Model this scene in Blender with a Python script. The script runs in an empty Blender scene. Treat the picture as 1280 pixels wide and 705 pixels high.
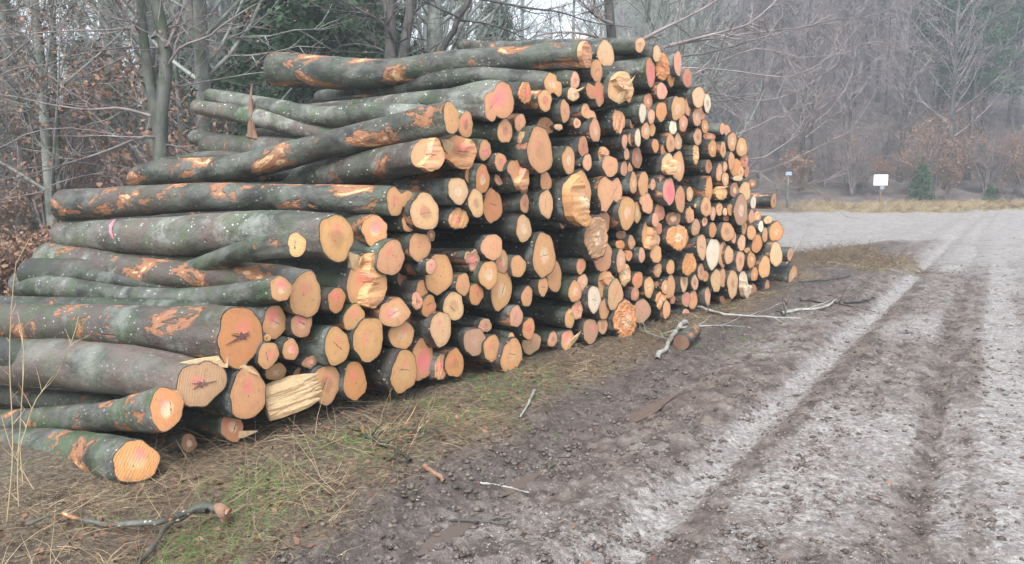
import bpy, math, random
import numpy as np
from mathutils import Vector, Matrix
R_ = math.radians
random.seed(7); rng = np.random.default_rng(7)
S = bpy.context.scene
COL = S.collection

# ------------------------------------------------------------------ camera
CH = 1.6; PITCH = math.atan(137.5/1000.0); FPX = 1000.0
cam = bpy.data.cameras.new('camera'); camo = bpy.data.objects.new('camera', cam); COL.objects.link(camo)
cam.sensor_width = 36; cam.lens = 36*FPX/1280; cam.clip_end = 600; cam.clip_start = 0.05
camo.location = (0, 0, CH); camo.rotation_euler = (math.pi/2-PITCH, 0, 0)
S.camera = camo
# ------------------------------------------------------------------ light
SUN_EL, SUN_AZ = 52, 200
W = bpy.data.worlds.new('World'); S.world = W; W.use_nodes = True
nt = W.node_tree; nt.nodes.clear()
sky = nt.nodes.new('ShaderNodeTexSky'); sky.sky_type = 'NISHITA'; sky.sun_disc = False
sky.sun_elevation = R_(SUN_EL); sky.sun_rotation = R_(SUN_AZ); sky.air_density = 1.0; sky.dust_density = 3.0; sky.ozone_density = 1.0
hs = nt.nodes.new('ShaderNodeHueSaturation'); hs.inputs['Saturation'].default_value = 0.22; hs.inputs['Value'].default_value = 1.0
tint = nt.nodes.new('ShaderNodeMix'); tint.data_type = 'RGBA'; tint.blend_type = 'MULTIPLY'; tint.inputs[0].default_value = 1
tint.inputs[7].default_value = (0.95, 0.995, 1.05, 1)
bg = nt.nodes.new('ShaderNodeBackground'); bg.inputs['Strength'].default_value = 0.15
wo = nt.nodes.new('ShaderNodeOutputWorld')
nt.links.new(sky.outputs[0], hs.inputs['Color']); nt.links.new(hs.outputs[0], tint.inputs[6])
nt.links.new(tint.outputs[2], bg.inputs['Color']); nt.links.new(bg.outputs[0], wo.inputs[0])
sl = bpy.data.lights.new('sun', 'SUN'); sl.energy = 1.2; sl.angle = R_(35); sl.color = (1, 0.97, 0.93)
so = bpy.data.objects.new('sun', sl); COL.objects.link(so)
_az = R_(SUN_AZ); _el = R_(SUN_EL)
sd = Vector((math.sin(_az)*math.cos(_el), math.cos(_az)*math.cos(_el), math.sin(_el)))
so.rotation_euler = sd.to_track_quat('Z', 'Y').to_euler(); so.location = sd*50
S.view_settings.view_transform = 'Standard'; S.view_settings.look = 'None'; S.view_settings.exposure = 1.52; S.view_settings.gamma = 1
S.cycles.volume_step_rate = 5; S.cycles.volume_bounces = 1; S.cycles.max_bounces = 6; S.cycles.diffuse_bounces = 3
S.cycles.use_denoising = True

# ------------------------------------------------------------------ pixel helpers (photograph pixels -> points of the place)
cp, sp = math.cos(PITCH), math.sin(PITCH)
def ray(u, v):
    a = (u-640)/FPX; b = (352.5-v)/FPX
    return np.array([a, cp+b*sp, -sp+b*cp])
def ground(u, v, z=0.0):
    d = ray(u, v); t = (z-CH)/d[2]; return np.array([0, 0, CH])+d*t
def at(u, v, Y):
    d = ray(u, v); t = Y/d[1]; return np.array([0, 0, CH])+d*t
def proj(p):
    q = np.asarray(p)-np.array([0, 0, CH]); zc = q[1]*cp-q[2]*sp; yc = q[1]*sp+q[2]*cp
    return np.array([640+FPX*q[0]/zc, 352.5-FPX*yc/zc])
FA = ground(170, 601)[:2]; FB = ground(988, 356)[:2]
FD = (FB-FA)/np.linalg.norm(FB-FA); FN = np.array([FD[1], -FD[0]])        # FN points to the road
def on_face(u, v, off=0.0):
    d = ray(u, v); o = FA+FN*off
    t = (o@FN)/(d[:2]@FN); return np.array([0, 0, CH])+d*t

# ------------------------------------------------------------------ noise
_T = rng.random((256, 256)).astype(np.float32)
def vnoise(x, y):
    xi = np.floor(x).astype(np.int64); yi = np.floor(y).astype(np.int64); fx = x-xi; fy = y-yi
    fx = fx*fx*(3-2*fx); fy = fy*fy*(3-2*fy)
    a = _T[xi & 255, yi & 255]; b = _T[(xi+1) & 255, yi & 255]; c = _T[xi & 255, (yi+1) & 255]; d = _T[(xi+1) & 255, (yi+1) & 255]
    return (a*(1-fx)+b*fx)*(1-fy)+(c*(1-fx)+d*fx)*fy
def fbm(x, y, f=1.0, o=4, g=0.5):
    s = 0; a = 1; t = 0
    for k in range(o):
        s = s+a*vnoise(x*f+17.3*k, y*f+5.1*k); t += a; a *= g; f *= 2.03
    return s/t-0.5
def ss(e0, e1, x):
    t = np.clip((x-e0)/(e1-e0), 0, 1); return t*t*(3-2*t)
RP = np.array([0.396, 3.11]); RDx, RDy = 0.535, 0.845
def road_w(x, y):
    s = (x-RP[0])*RDx+(y-RP[1])*RDy
    return (x-RP[0])*RDy-(y-RP[1])*RDx, s
def masks(x, y):
    w, s = road_w(x, y)
    n1 = fbm(x, y, 1.1, 4); n2 = fbm(x, y, 4.0, 3)
    fdist = (x-FA[0])*FN[0]+(y-FA[1])*FN[1]
    far = ss(13, 20, y+2.0*n1*2-0.25*(x-8))
    cross = ss(17.5, 20.5, y+3*n1)*(1-ss(33.5, 35.0, y+1.2*n1+0.03*(x-10)))*ss(1.0, 5.0, x)
    edge = -1.25+0.5*n1+0.25*n2
    grass = 1-ss(edge-0.25, edge+0.2, w)
    mound = np.exp(-((x-6.2)/1.0)**2-((y-15.3)/2.6)**2)
    grass = np.clip(np.maximum(grass, ss(0.25, 0.6, mound+n2*0.5)), 0, 1)
    grass = grass*(1-cross)
    grass = np.maximum(grass, ss(34, 35, y+1.2*n1+0.03*(x-10)))
    st = fbm(w*2.0, s*0.8, 1.0, 2); st2 = fbm(w*7, s*5.5, 1.0, 3)
    light = np.exp(-((w-0.0-0.05*st)/0.11)**2)*(0.85+0.3*st2)+ss(0.14, 0.34, w+0.15*st)*(0.54+0.8*st+0.5*st2)
    rc = np.interp(s, [0, 1.7, 4.8, 11.9, 21], [1.1, 1.0, 0.85, 0.71, 0.47])
    darkrut = np.exp(-((w-rc-0.07*n1)/0.10)**2)*np.clip(0.9+1.0*st2, 0, 1)
    light = light*(1-0.85*darkrut)
    light = light*(1-0.6*np.exp(-((w-rc-0.95-0.1*st)/0.13)**2))
    light = light+0.50*np.exp(-((w-rc-0.45-0.1*st)/0.12)**2)-0.25*np.exp(-((w-rc-0.22)/0.07)**2)
    light = np.clip(light+(0.22+0.6*st+0.5*n2)*ss(-1.05, -0.75, w+0.3*n1)*(1-ss(-0.1, 0.1, w))*0.9, 0, 1)
    light = np.maximum(light, cross*(1.15+0.5*n2))
    light = np.maximum(light, ss(9, 16, y)*ss(-1.2, 0.4, w)*(0.7+0.5*n2))
    light = np.clip(light, 0, 1)*(1-grass)
    return w, s, fdist, grass, light, darkrut, cross, n1, n2
PUD = [(560, 662, 0.17, 0.05, 0.55), (812, 508, 0.30, 0.05, 0.55), (650, 600, 0.16, 0.04, 0.5)]
PUDP = [(*ground(a, b)[:2], l, w_, t_) for a, b, l, w_, t_ in PUD]
def pudd(x, y):
    m = 0
    for px_, py_, l, w_, t_ in PUDP:
        dx, dy = x-px_, y-py_; a = dx*RDx+dy*RDy; c = dx*RDy-dy*RDx; m = np.maximum(m, np.exp(-((a/l)**2+(c/w_)**2)*0.7))
    return m
def hill(x, y):
    k = ss(-8, 14, x-0.1*y)
    return (ss(40, 60, y)*3+np.maximum(0, y-50)*0.30)*k+np.maximum(0, y-45)*0.05*(1-k)
def gheight(x, y, full=True):
    x = np.asarray(x, float); y = np.asarray(y, float)
    w, s, fd, grass, light, dr, cross, n1, n2 = masks(x, y)
    z = hill(x, y)+0.05*n1*ss(20, 45, y)*10
    behind = ss(0.3, 3.5, -fd)*(1-ss(20, 40, y))
    z = z-0.42*behind
    z = z-0.055*np.exp(-((w-0.02)/0.14)**2)-0.05*dr
    z = z+0.03*np.exp(-((w+0.28)/0.14)**2)-0.03*np.exp(-((w+0.75+0.3*n1)/0.16)**2)+0.02*np.exp(-((w+1.15)/0.25)**2)
    near = 1-ss(12, 30, np.hypot(x, y))
    mud = (1-grass)*(1-light)
    z = z+grass*(0.03+0.10*n1*ss(-0.2, 0.6, fd)+0.03*n2)*(1-behind)
    z = z+near*(mud*(0.09*fbm(x, y, 3.2, 4)+0.085*np.abs(fbm(x, y, 9, 3, 0.6)))+light*(0.02*fbm(x, y, 8, 2))+0.02*n2)
    pm_ = pudd(x, y); z = z*(1-0.75*np.clip(pm_*1.3, 0, 1))-0.03*pm_
    if full: z = z+(1-0.6*np.clip(pm_*1.2, 0, 1))*near*(mud*0.05+grass*0.012+light*0.014)*fbm(x*1.0, y*1.0, 15, 2, 0.6)
    return z
def gz(x, y): return float(gheight(np.array([x]), np.array([y]), False)[0])

# ------------------------------------------------------------------ object helpers
def mesh_obj(name, verts, faces, mat, parent=None, smooth=True, uvs=None):
    me = bpy.data.meshes.new(name)
    if isinstance(faces, np.ndarray):
        k = faces.shape[1]; nf = len(faces)
        me.vertices.add(len(verts)); me.vertices.foreach_set('co', np.asarray(verts, np.float32).ravel())
        me.loops.add(nf*k); me.loops.foreach_set('vertex_index', faces.astype(np.int32).ravel())
        me.polygons.add(nf); me.polygons.foreach_set('loop_start', np.arange(nf, dtype=np.int32)*k)
        me.polygons.foreach_set('loop_total', np.full(nf, k, np.int32)); me.update(calc_edges=True)
    else:
        me.from_pydata([tuple(v) for v in verts], [], [tuple(f) for f in faces]); me.update()
    if smooth: me.polygons.foreach_set('use_smooth', np.ones(len(me.polygons), bool))
    me.materials.append(mat)
    o = bpy.data.objects.new(name, me); COL.objects.link(o)
    if parent is not None: o.parent = parent
    return o
def empty(name, loc, rot=None):
    o = bpy.data.objects.new(name, None); COL.objects.link(o); o.empty_display_size = 0.1
    o.location = tuple(loc)
    if rot is not None: o.rotation_euler = rot
    return o
def tag(o, label, cat, group=None):
    o['label'] = label; o['category'] = cat
    if group: o['group'] = group
    return o
def kind(o, k): o['kind'] = k; return o

# ------------------------------------------------------------------ materials
class NB:
    def __init__(s, name):
        s.m = bpy.data.materials.new(name); s.m.use_nodes = True; s.t = s.m.node_tree; s.t.nodes.clear()
        s.out = s.n('ShaderNodeOutputMaterial'); s.b = s.n('ShaderNodeBsdfPrincipled'); s.l(s.b.outputs[0], s.out.inputs[0])
    def n(s, ty, **k):
        x = s.t.nodes.new(ty)
        for a, v in k.items(): setattr(x, a, v)
        return x
    def l(s, a, b): s.t.links.new(a, b)
    def inp(s, sock, v):
        if hasattr(v, 'links'): s.l(v, sock)
        elif isinstance(v, tuple) and len(v) == 3 and sock.type == 'RGBA': sock.default_value = v+(1,)
        else: sock.default_value = v
    def math(s, op, a, b=0.0, c=None, clamp=False):
        x = s.n('ShaderNodeMath', operation=op); x.use_clamp = clamp; s.inp(x.inputs[0], a); s.inp(x.inputs[1], b)
        if c is not None: s.inp(x.inputs[2], c)
        return x.outputs[0]
    def mix(s, f, a, b, mode='MIX'):
        x = s.n('ShaderNodeMix', data_type='RGBA', blend_type=mode); s.inp(x.inputs[0], f); s.inp(x.inputs[6], a); s.inp(x.inputs[7], b); return x.outputs[2]
    def noise(s, vec, scale, detail=3, rough=0.55, dist=0.0):
        x = s.n('ShaderNodeTexNoise'); s.l(vec, x.inputs['Vector']); x.inputs['Scale'].default_value = scale
        x.inputs['Detail'].default_value = detail; x.inputs['Roughness'].default_value = rough; x.inputs['Distortion'].default_value = dist; return x.outputs[0]
    def vor(s, vec, scale, feature='F1', out=0):
        x = s.n('ShaderNodeTexVoronoi', feature=feature); s.l(vec, x.inputs['Vector']); x.inputs['Scale'].default_value = scale; return x.outputs[out]
    def ramp(s, v, lo, hi, inv=False):
        x = s.n('ShaderNodeMapRange'); x.interpolation_type = 'SMOOTHSTEP'; s.inp(x.inputs[0], v); s.inp(x.inputs[1], lo); s.inp(x.inputs[2], hi)
        x.inputs[3].default_value = 1.0 if inv else 0.0; x.inputs[4].default_value = 0.0 if inv else 1.0; return x.outputs[0]
    def mapping(s, vec, scale=(1, 1, 1), loc=(0, 0, 0)):
        x = s.n('ShaderNodeMapping'); s.l(vec, x.inputs[0]); x.inputs['Scale'].default_value = scale; s.inp(x.inputs['Location'], loc); return x.outputs[0]
    def vadd(s, a, b):
        x = s.n('ShaderNodeVectorMath', operation='ADD'); s.inp(x.inputs[0], a); s.inp(x.inputs[1], b); return x.outputs[0]
    def bump(s, h, strength=0.5, dist=0.01):
        x = s.n('ShaderNodeBump'); s.l(h, x.inputs['Height']); x.inputs['Strength'].default_value = strength; x.inputs['Distance'].default_value = dist
        s.l(x.outputs[0], s.b.inputs['Normal'])
    def fin(s, col, rough=0.7, spec=0.3):
        s.inp(s.b.inputs['Base Color'], col); s.inp(s.b.inputs['Roughness'], rough); s.inp(s.b.inputs['Specular IOR Level'], spec); return s.m

def objcoord(b):
    tc = b.n('ShaderNodeTexCoord'); oi = b.n('ShaderNodeObjectInfo')
    r = b.math('MULTIPLY', oi.outputs['Random'], 37.0)
    cx = b.n('ShaderNodeCombineXYZ'); b.l(r, cx.inputs[0]); b.l(r, cx.inputs[1]); b.l(r, cx.inputs[2])
    return b.vadd(tc.outputs['Object'], cx.outputs[0]), oi, tc

def mat_bark():
    b = NB('bark_wet'); v, oi, tc = objcoord(b)
    sep = b.n('ShaderNodeSeparateColor'); b.l(oi.outputs['Color'], sep.inputs[0])
    peel_a, moss_a, bright = sep.outputs[0], sep.outputs[1], sep.outputs[2]; lich = oi.outputs['Alpha']
    vs = b.mapping(v, (1, 0.55, 1)); vl = b.mapping(v, (1, 0.5, 1))
    n1 = b.noise(vs, 5, 5, 0.6); n2 = b.noise(vs, 24, 4, 0.6); n3 = b.noise(vl, 4.6, 6, 0.64, 0.5)
    base = b.mix(b.ramp(n1, 0.35, 0.65), (0.018, 0.018, 0.015), (0.080, 0.080, 0.067))
    base = b.mix(b.ramp(b.math('ADD', b.noise(vs, 2.1, 2), b.math('MULTIPLY', b.math('SUBTRACT', oi.outputs['Random'], 0.5), 0.4)), 0.47, 0.72), base, (0.062, 0.046, 0.038))
    base = b.mix(b.math('MULTIPLY', b.ramp(n2, 0.5, 0.75), 0.5), base, (0.02, 0.018, 0.016))
    mossm = b.math('MULTIPLY', b.ramp(b.noise(v, 3.7, 5, 0.65), 0.44, 0.62), moss_a, clamp=True)
    base = b.mix(b.math('MULTIPLY', mossm, 0.85), base, b.mix(n2, (0.014, 0.028, 0.012), (0.050, 0.080, 0.028)))
    base = b.mix(1.0, base, b.n('ShaderNodeCombineColor').outputs[0]) if False else base
    br = b.n('ShaderNodeHueSaturation'); b.l(base, br.inputs['Color']); b.l(bright, br.inputs['Value']); base = br.outputs[0]
    # lichen flecks
    d = b.vor(b.mapping(v, (1, 0.6, 1)), 26); fl = b.ramp(b.math('ADD', d, b.math('MULTIPLY', b.noise(v, 40, 2), 0.15)), 0.19, 0.27, True)
    fl = b.math('MULTIPLY', fl, b.ramp(b.noise(v, 6, 2), 0.43, 0.55)); fl = b.math('MULTIPLY', fl, lich, clamp=True)
    base = b.mix(fl, base, (0.60, 0.60, 0.54))
    sl_ = b.math('MULTIPLY', b.ramp(b.noise(v, 2.6, 6, 0.7), 0.52, 0.66), lich, clamp=True)
    base = b.mix(b.math('MULTIPLY', sl_, 0.55), base, (0.30, 0.32, 0.28))
    # peeled patches down to the inner bark / wood
    th = b.math('SUBTRACT', 0.79, b.math('MULTIPLY', peel_a, 0.27))
    pm = b.math('SUBTRACT', b.math('ADD', n3, b.math('MULTIPLY', b.math('SUBTRACT', n2, 0.5), 0.13)), th)
    rim = b.ramp(pm, -0.035, 0.0); core = b.ramp(pm, 0.045, 0.075)
    inner = b.mix(b.noise(vs, 12, 3), (0.24, 0.085, 0.035), (0.36, 0.17, 0.08))
    wood = b.mix(b.noise(b.mapping(v, (1, 0.1, 1)), 50, 3), (0.42, 0.24, 0.11), (0.62, 0.43, 0.24))
    base = b.mix(b.math('MULTIPLY', rim, 0.85), base, inner); base = b.mix(core, base, wood)
    h = b.math('ADD', b.math('MULTIPLY', n1, 0.6), b.math('MULTIPLY', n2, 0.5)); h = b.math('SUBTRACT', h, b.math('MULTIPLY', rim, 0.45))
    h = b.math('ADD', h, b.math('MULTIPLY', b.noise(b.mapping(v, (1, 3.5, 1)), 14, 3), 0.25))
    h = b.math('ADD', h, b.math('MULTIPLY', b.noise(v, 75, 3, 0.7), 0.3)); b.bump(h, 1.0, 0.02)
    return b.fin(base, 0.5, 0.4)

def mat_cut():
    b = NB('cut_wood'); v, oi, tc = objcoord(b)
    uv = b.n('ShaderNodeUVMap'); uv.uv_map = 'disc'
    rr = b.n('ShaderNodeAttribute'); rr.attribute_name = 'rn'; rn = rr.outputs['Fac']
    rnd = oi.outputs['Random']
    off = b.n('ShaderNodeCombineXYZ'); b.l(b.math('MULTIPLY', b.math('SINE', b.math('MULTIPLY', rnd, 91.0)), 0.018), off.inputs[0]); b.l(b.math('MULTIPLY', b.math('SINE', b.math('MULTIPLY', rnd, 57.0)), 0.018), off.inputs[1])
    p = b.vadd(uv.outputs[0], off.outputs[0])
    nn = b.n('ShaderNodeTexNoise'); b.l(v, nn.inputs['Vector']); nn.inputs['Scale'].default_value = 9; nn.inputs['Detail'].default_value = 3
    ln = b.n('ShaderNodeVectorMath', operation='LENGTH'); b.l(p, ln.inputs[0]); dist = ln.outputs['Value']
    ring = b.math('SINE', b.math('MULTIPLY', b.math('ADD', dist, b.math('MULTIPLY', nn.outputs[0], 0.035)), 640.0))
    saw = b.noise(b.mapping(v, (90, 90, 9)), 1.0, 3)
    big = b.noise(v, 7, 4, 0.6)
    col = oi.outputs['Color']
    hv = b.n('ShaderNodeHueSaturation'); b.l(col, hv.inputs['Color'])
    b.l(b.math('ADD', 0.94, b.math('ADD', b.math('MULTIPLY', ring, 0.065), b.math('ADD', b.math('MULTIPLY', saw, 0.14), b.math('MULTIPLY', big, 0.16)))), hv.inputs['Value']); col = hv.outputs[0]
    # darker sapwood edge, heart stain
    edge = b.ramp(b.math('ADD', rn, b.math('MULTIPLY', b.math('SUBTRACT', big, 0.5), 0.25)), 0.72, 0.98)
    col = b.mix(b.math('MULTIPLY', edge, 0.38), col, (0.40, 0.20, 0.09))
    hk = b.math('FRACT', b.math('MULTIPLY', rnd, 7.31))
    heart = b.ramp(b.math('ADD', rn, b.math('MULTIPLY', b.math('SUBTRACT', big, 0.5), 0.5)), 0.25, 0.5, True)
    col = b.mix(b.math('MULTIPLY', heart, b.math('MULTIPLY', b.ramp(hk, 0.6, 0.75), 0.7)), col, (0.72, 0.55, 0.36))
    col = b.mix(b.math('MULTIPLY', heart, b.math('MULTIPLY', b.ramp(hk, 0.12, 0.25, True), 0.5)), col, (0.27, 0.14, 0.075))
    dirt = b.ramp(b.noise(v, 14, 5, 0.7), 0.56, 0.72)
    col = b.mix(b.math('MULTIPLY', dirt, 0.30), col, (0.20, 0.13, 0.09))
    ga = b.noise(b.mapping(v, (26, 4, 26)), 1.0, 5, 0.7); col = b.mix(b.math('MULTIPLY', b.ramp(ga, 0.50, 0.75), 0.35), col, (0.17, 0.10, 0.065))
    sw = b.n('ShaderNodeSeparateXYZ'); b.l(uv.outputs[0], sw.inputs[0]); a0 = b.math('MULTIPLY', rnd, 61.0)
    sl2 = b.math('ADD', b.math('MULTIPLY', sw.outputs[0], b.math('SINE', a0)), b.math('MULTIPLY', sw.outputs[1], b.math('COSINE', a0)))
    arc = b.math('SINE', b.math('ADD', b.math('MULTIPLY', sl2, 420.0), b.math('MULTIPLY', big, 14.0)))
    col = b.mix(b.math('MULTIPLY', b.math('MULTIPLY', b.ramp(arc, 0.2, 1.0), b.ramp(saw, 0.35, 0.6)), 0.055), col, (0.22, 0.12, 0.06))
    pith = b.ramp(dist, 0.003, 0.007, True); col = b.mix(b.math('MULTIPLY', pith, 0.7), col, (0.12, 0.05, 0.03))
    # drying checks: short dark cracks through the pith
    sx = b.n('ShaderNodeSeparateXYZ'); b.l(p, sx.inputs[0])
    a1 = b.math('MULTIPLY', rnd, 40.0)
    lin = b.math('ADD', b.math('MULTIPLY', sx.outputs[0], b.math('SINE', a1)), b.math('MULTIPLY', sx.outputs[1], b.math('COSINE', a1)))
    lin = b.math('ADD', lin, b.math('MULTIPLY', b.math('SUBTRACT', b.noise(v, 45, 2), 0.5), 0.022))
    ck = b.math('MULTIPLY', b.ramp(b.math('ABSOLUTE', lin), 0.0012, 0.0026, True), b.ramp(rn, 0.30, 0.5, True))
    ck = b.math('MULTIPLY', ck, b.ramp(b.math('FRACT', b.math('MULTIPLY', rnd, 13.7)), 0.62, 0.66)); col = b.mix(ck, col, (0.05, 0.025, 0.015))
    # sprayed forestry mark
    o2 = b.n('ShaderNodeCombineXYZ'); b.l(b.math('MULTIPLY', b.math('SINE', b.math('MULTIPLY', rnd, 133.0)), 0.25), o2.inputs[0]); b.l(b.math('ADD', 0.1, b.math('MULTIPLY', b.math('SINE', b.math('MULTIPLY', rnd, 71.0)), 0.25)), o2.inputs[1])
    un = b.n('ShaderNodeUVMap'); un.uv_map = 'norm'
    q = b.n('ShaderNodeVectorMath', operation='SUBTRACT'); b.l(un.outputs[0], q.inputs[0]); b.l(o2.outputs[0], q.inputs[1])
    q2 = b.n('ShaderNodeVectorMath', operation='LENGTH'); b.l(q.outputs[0], q2.inputs[0])
    pk = b.math('ADD', q2.outputs['Value'], b.math('MULTIPLY', b.math('SUBTRACT', b.noise(v, 28, 4, 0.7), 0.5), 0.9))
    al = oi.outputs['Alpha']
    wid = b.math('ADD', 0.04, b.math('MULTIPLY', b.math('MULTIPLY', al, al), 1.1))
    pm = b.n('ShaderNodeMapRange'); pm.interpolation_type = 'SMOOTHSTEP'; b.l(pk, pm.inputs[0]); b.inp(pm.inputs[1], 0.0); b.l(b.math('ADD', wid, 0.25), pm.inputs[2]); pm.inputs[3].default_value = 1; pm.inputs[4].default_value = 0
    col = b.mix(b.math('MULTIPLY', pm.outputs[0], b.math('ADD', 0.12, b.math('MULTIPLY', al, 0.85), clamp=True)), col, (0.86, 0.18, 0.22))
    b.bump(b.math('ADD', b.math('ADD', b.math('MULTIPLY', saw, 0.6), b.math('MULTIPLY', arc, 0.12)), b.math('ADD', b.math('MULTIPLY', ring, 0.08), b.math('MULTIPLY', big, 0.6))), 0.5, 0.006)
    return b.fin(col, 0.62, 0.3)

def mat_splinter():
    b = NB('torn_wood'); v, oi, tc = objcoord(b)
    f = b.noise(b.mapping(v, (1, 0.06, 1)), 60, 4, 0.7); g = b.noise(b.mapping(v, (1, 0.3, 1)), 12, 3)
    col = b.mix(f, (0.44, 0.27, 0.13), (0.72, 0.53, 0.32)); col = b.mix(b.math('MULTIPLY', b.ramp(g, 0.5, 0.7), 0.5), col, (0.36, 0.19, 0.08))
    b.bump(f, 0.9, 0.01); return b.fin(col, 0.7, 0.25)

def mat_ground():
    b = NB('ground_soil'); tc = b.n('ShaderNodeTexCoord'); v = tc.outputs['Object']
    at_ = b.n('ShaderNodeAttribute'); at_.attribute_name = 'mask'; sep = b.n('ShaderNodeSeparateColor'); b.l(at_.outputs['Color'], sep.inputs[0])
    gr, li, fo = sep.outputs
    n1 = b.noise(v, 6, 6, 0.62); n2 = b.noise(v, 34, 5, 0.65); n3 = b.noise(v, 1.1, 3); n4 = b.noise(v, 120, 3, 0.6)
    mud = b.mix(b.ramp(n1, 0.35, 0.68), (0.065, 0.048, 0.040), (0.185, 0.148, 0.125))
    mud = b.mix(b.math('MULTIPLY', b.ramp(n2, 0.52, 0.7), 0.8), mud, (0.24, 0.195, 0.17))
    mud = b.mix(b.math('MULTIPLY', at_.outputs['Alpha'], 0.7), mud, b.mix(b.ramp(n2, 0.4, 0.62), (0.038, 0.028, 0.025), (0.095, 0.074, 0.066)))
    grav = b.mix(b.ramp(n2, 0.34, 0.66), (0.175, 0.150, 0.134), (0.39, 0.368, 0.348))
    grav = b.mix(b.math('MULTIPLY', b.ramp(n1, 0.48, 0.64), 0.6), grav, (0.13, 0.105, 0.095))
    peb = b.vor(v, 60); grav = b.mix(b.math('MULTIPLY', b.ramp(peb, 0.18, 0.28, True), b.ramp(n4, 0.45, 0.6)), grav, (0.46, 0.44, 0.42))
    lm = b.math('ADD', li, b.math('MULTIPLY', b.math('SUBTRACT', n1, 0.5), 0.9)); lm = b.math('ADD', lm, b.math('MULTIPLY', b.math('SUBTRACT', n2, 0.5), 0.5)); lm = b.ramp(lm, 0.15, 0.80)
    c = b.mix(lm, mud, grav)
    lit = b.mix(b.ramp(n2, 0.4, 0.65), (0.060, 0.043, 0.028), (0.20, 0.15, 0.095)); lit = b.mix(b.ramp(n3, 0.5, 0.68), lit, (0.085, 0.065, 0.05))
    mossy = b.math('MULTIPLY', b.ramp(b.noise(v, 2.3, 4), 0.58, 0.68), 0.35); lit = b.mix(mossy, lit, (0.075, 0.115, 0.03))
    verge = b.mix(b.ramp(n2, 0.35, 0.65), (0.22, 0.19, 0.10), (0.42, 0.36, 0.22))
    g2 = b.mix(fo, lit, verge)
    c = b.mix(gr, c, g2)
    fs = b.n('ShaderNodeSeparateXYZ'); b.l(v, fs.inputs[0])
    forest = b.mix(b.ramp(b.noise(v, 0.9, 5, 0.65), 0.4, 0.62), (0.085, 0.072, 0.070), (0.15, 0.115, 0.10))
    forest = b.mix(b.math('MULTIPLY', b.ramp(b.noise(v, 0.23, 4), 0.56, 0.66), 0.6), forest, (0.06, 0.085, 0.03))
    c = b.mix(b.ramp(fs.outputs[1], 37, 42), c, forest)
    b.bump(b.math('ADD', b.math('MULTIPLY', n2, 0.7), b.math('ADD', b.math('MULTIPLY', n1, 0.8), b.math('MULTIPLY', n4, 0.5))), 1.0, 0.028)
    wet = b.ramp(b.noise(v, 2.2, 4, 0.6), 0.42, 0.62)
    ro = b.math('SUBTRACT', 0.72, b.math('MULTIPLY', wet, b.math('MULTIPLY', b.math('SUBTRACT', 1.0, gr), 0.34)))
    return b.fin(c, ro, 0.45)

def mat_simple(name, c1, c2, scale=8, rough=0.7, bumpd=0.004, stretch=(1, 1, 1), c3=None, trans=0):
    b = NB(name); v, oi, tc = objcoord(b); v2 = b.mapping(v, stretch)
    col = b.mix(b.ramp(b.noise(v2, scale, 4, 0.6), 0.35, 0.65), c1, c2)
    if c3: col = b.mix(b.ramp(b.noise(v, scale*0.35, 3), 0.5, 0.62), col, c3)
    hv = b.n('ShaderNodeHueSaturation'); b.l(col, hv.inputs['Color']); b.l(b.math('ADD', 0.8, b.math('MULTIPLY', oi.outputs['Random'], 0.4)), hv.inputs['Value'])
    b.bump(b.noise(v2, scale*3, 3), 0.6, bumpd)
    return b.fin(hv.outputs[0], rough, 0.3)

def mat_cards(name, cols, scale=3.0, rough=0.7):
    """foliage / blades: colour varies piece by piece with position"""
    b = NB(name); tc = b.n('ShaderNodeTexCoord'); g = b.n('ShaderNodeNewGeometry')
    col = b.mix(g.outputs['Random Per Island'], cols[0], cols[1])
    if len(cols) > 2: col = b.mix(b.ramp(b.noise(tc.outputs['Object'], scale, 3), 0.5, 0.62), col, cols[2])
    return b.fin(col, rough, 0.25)

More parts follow.
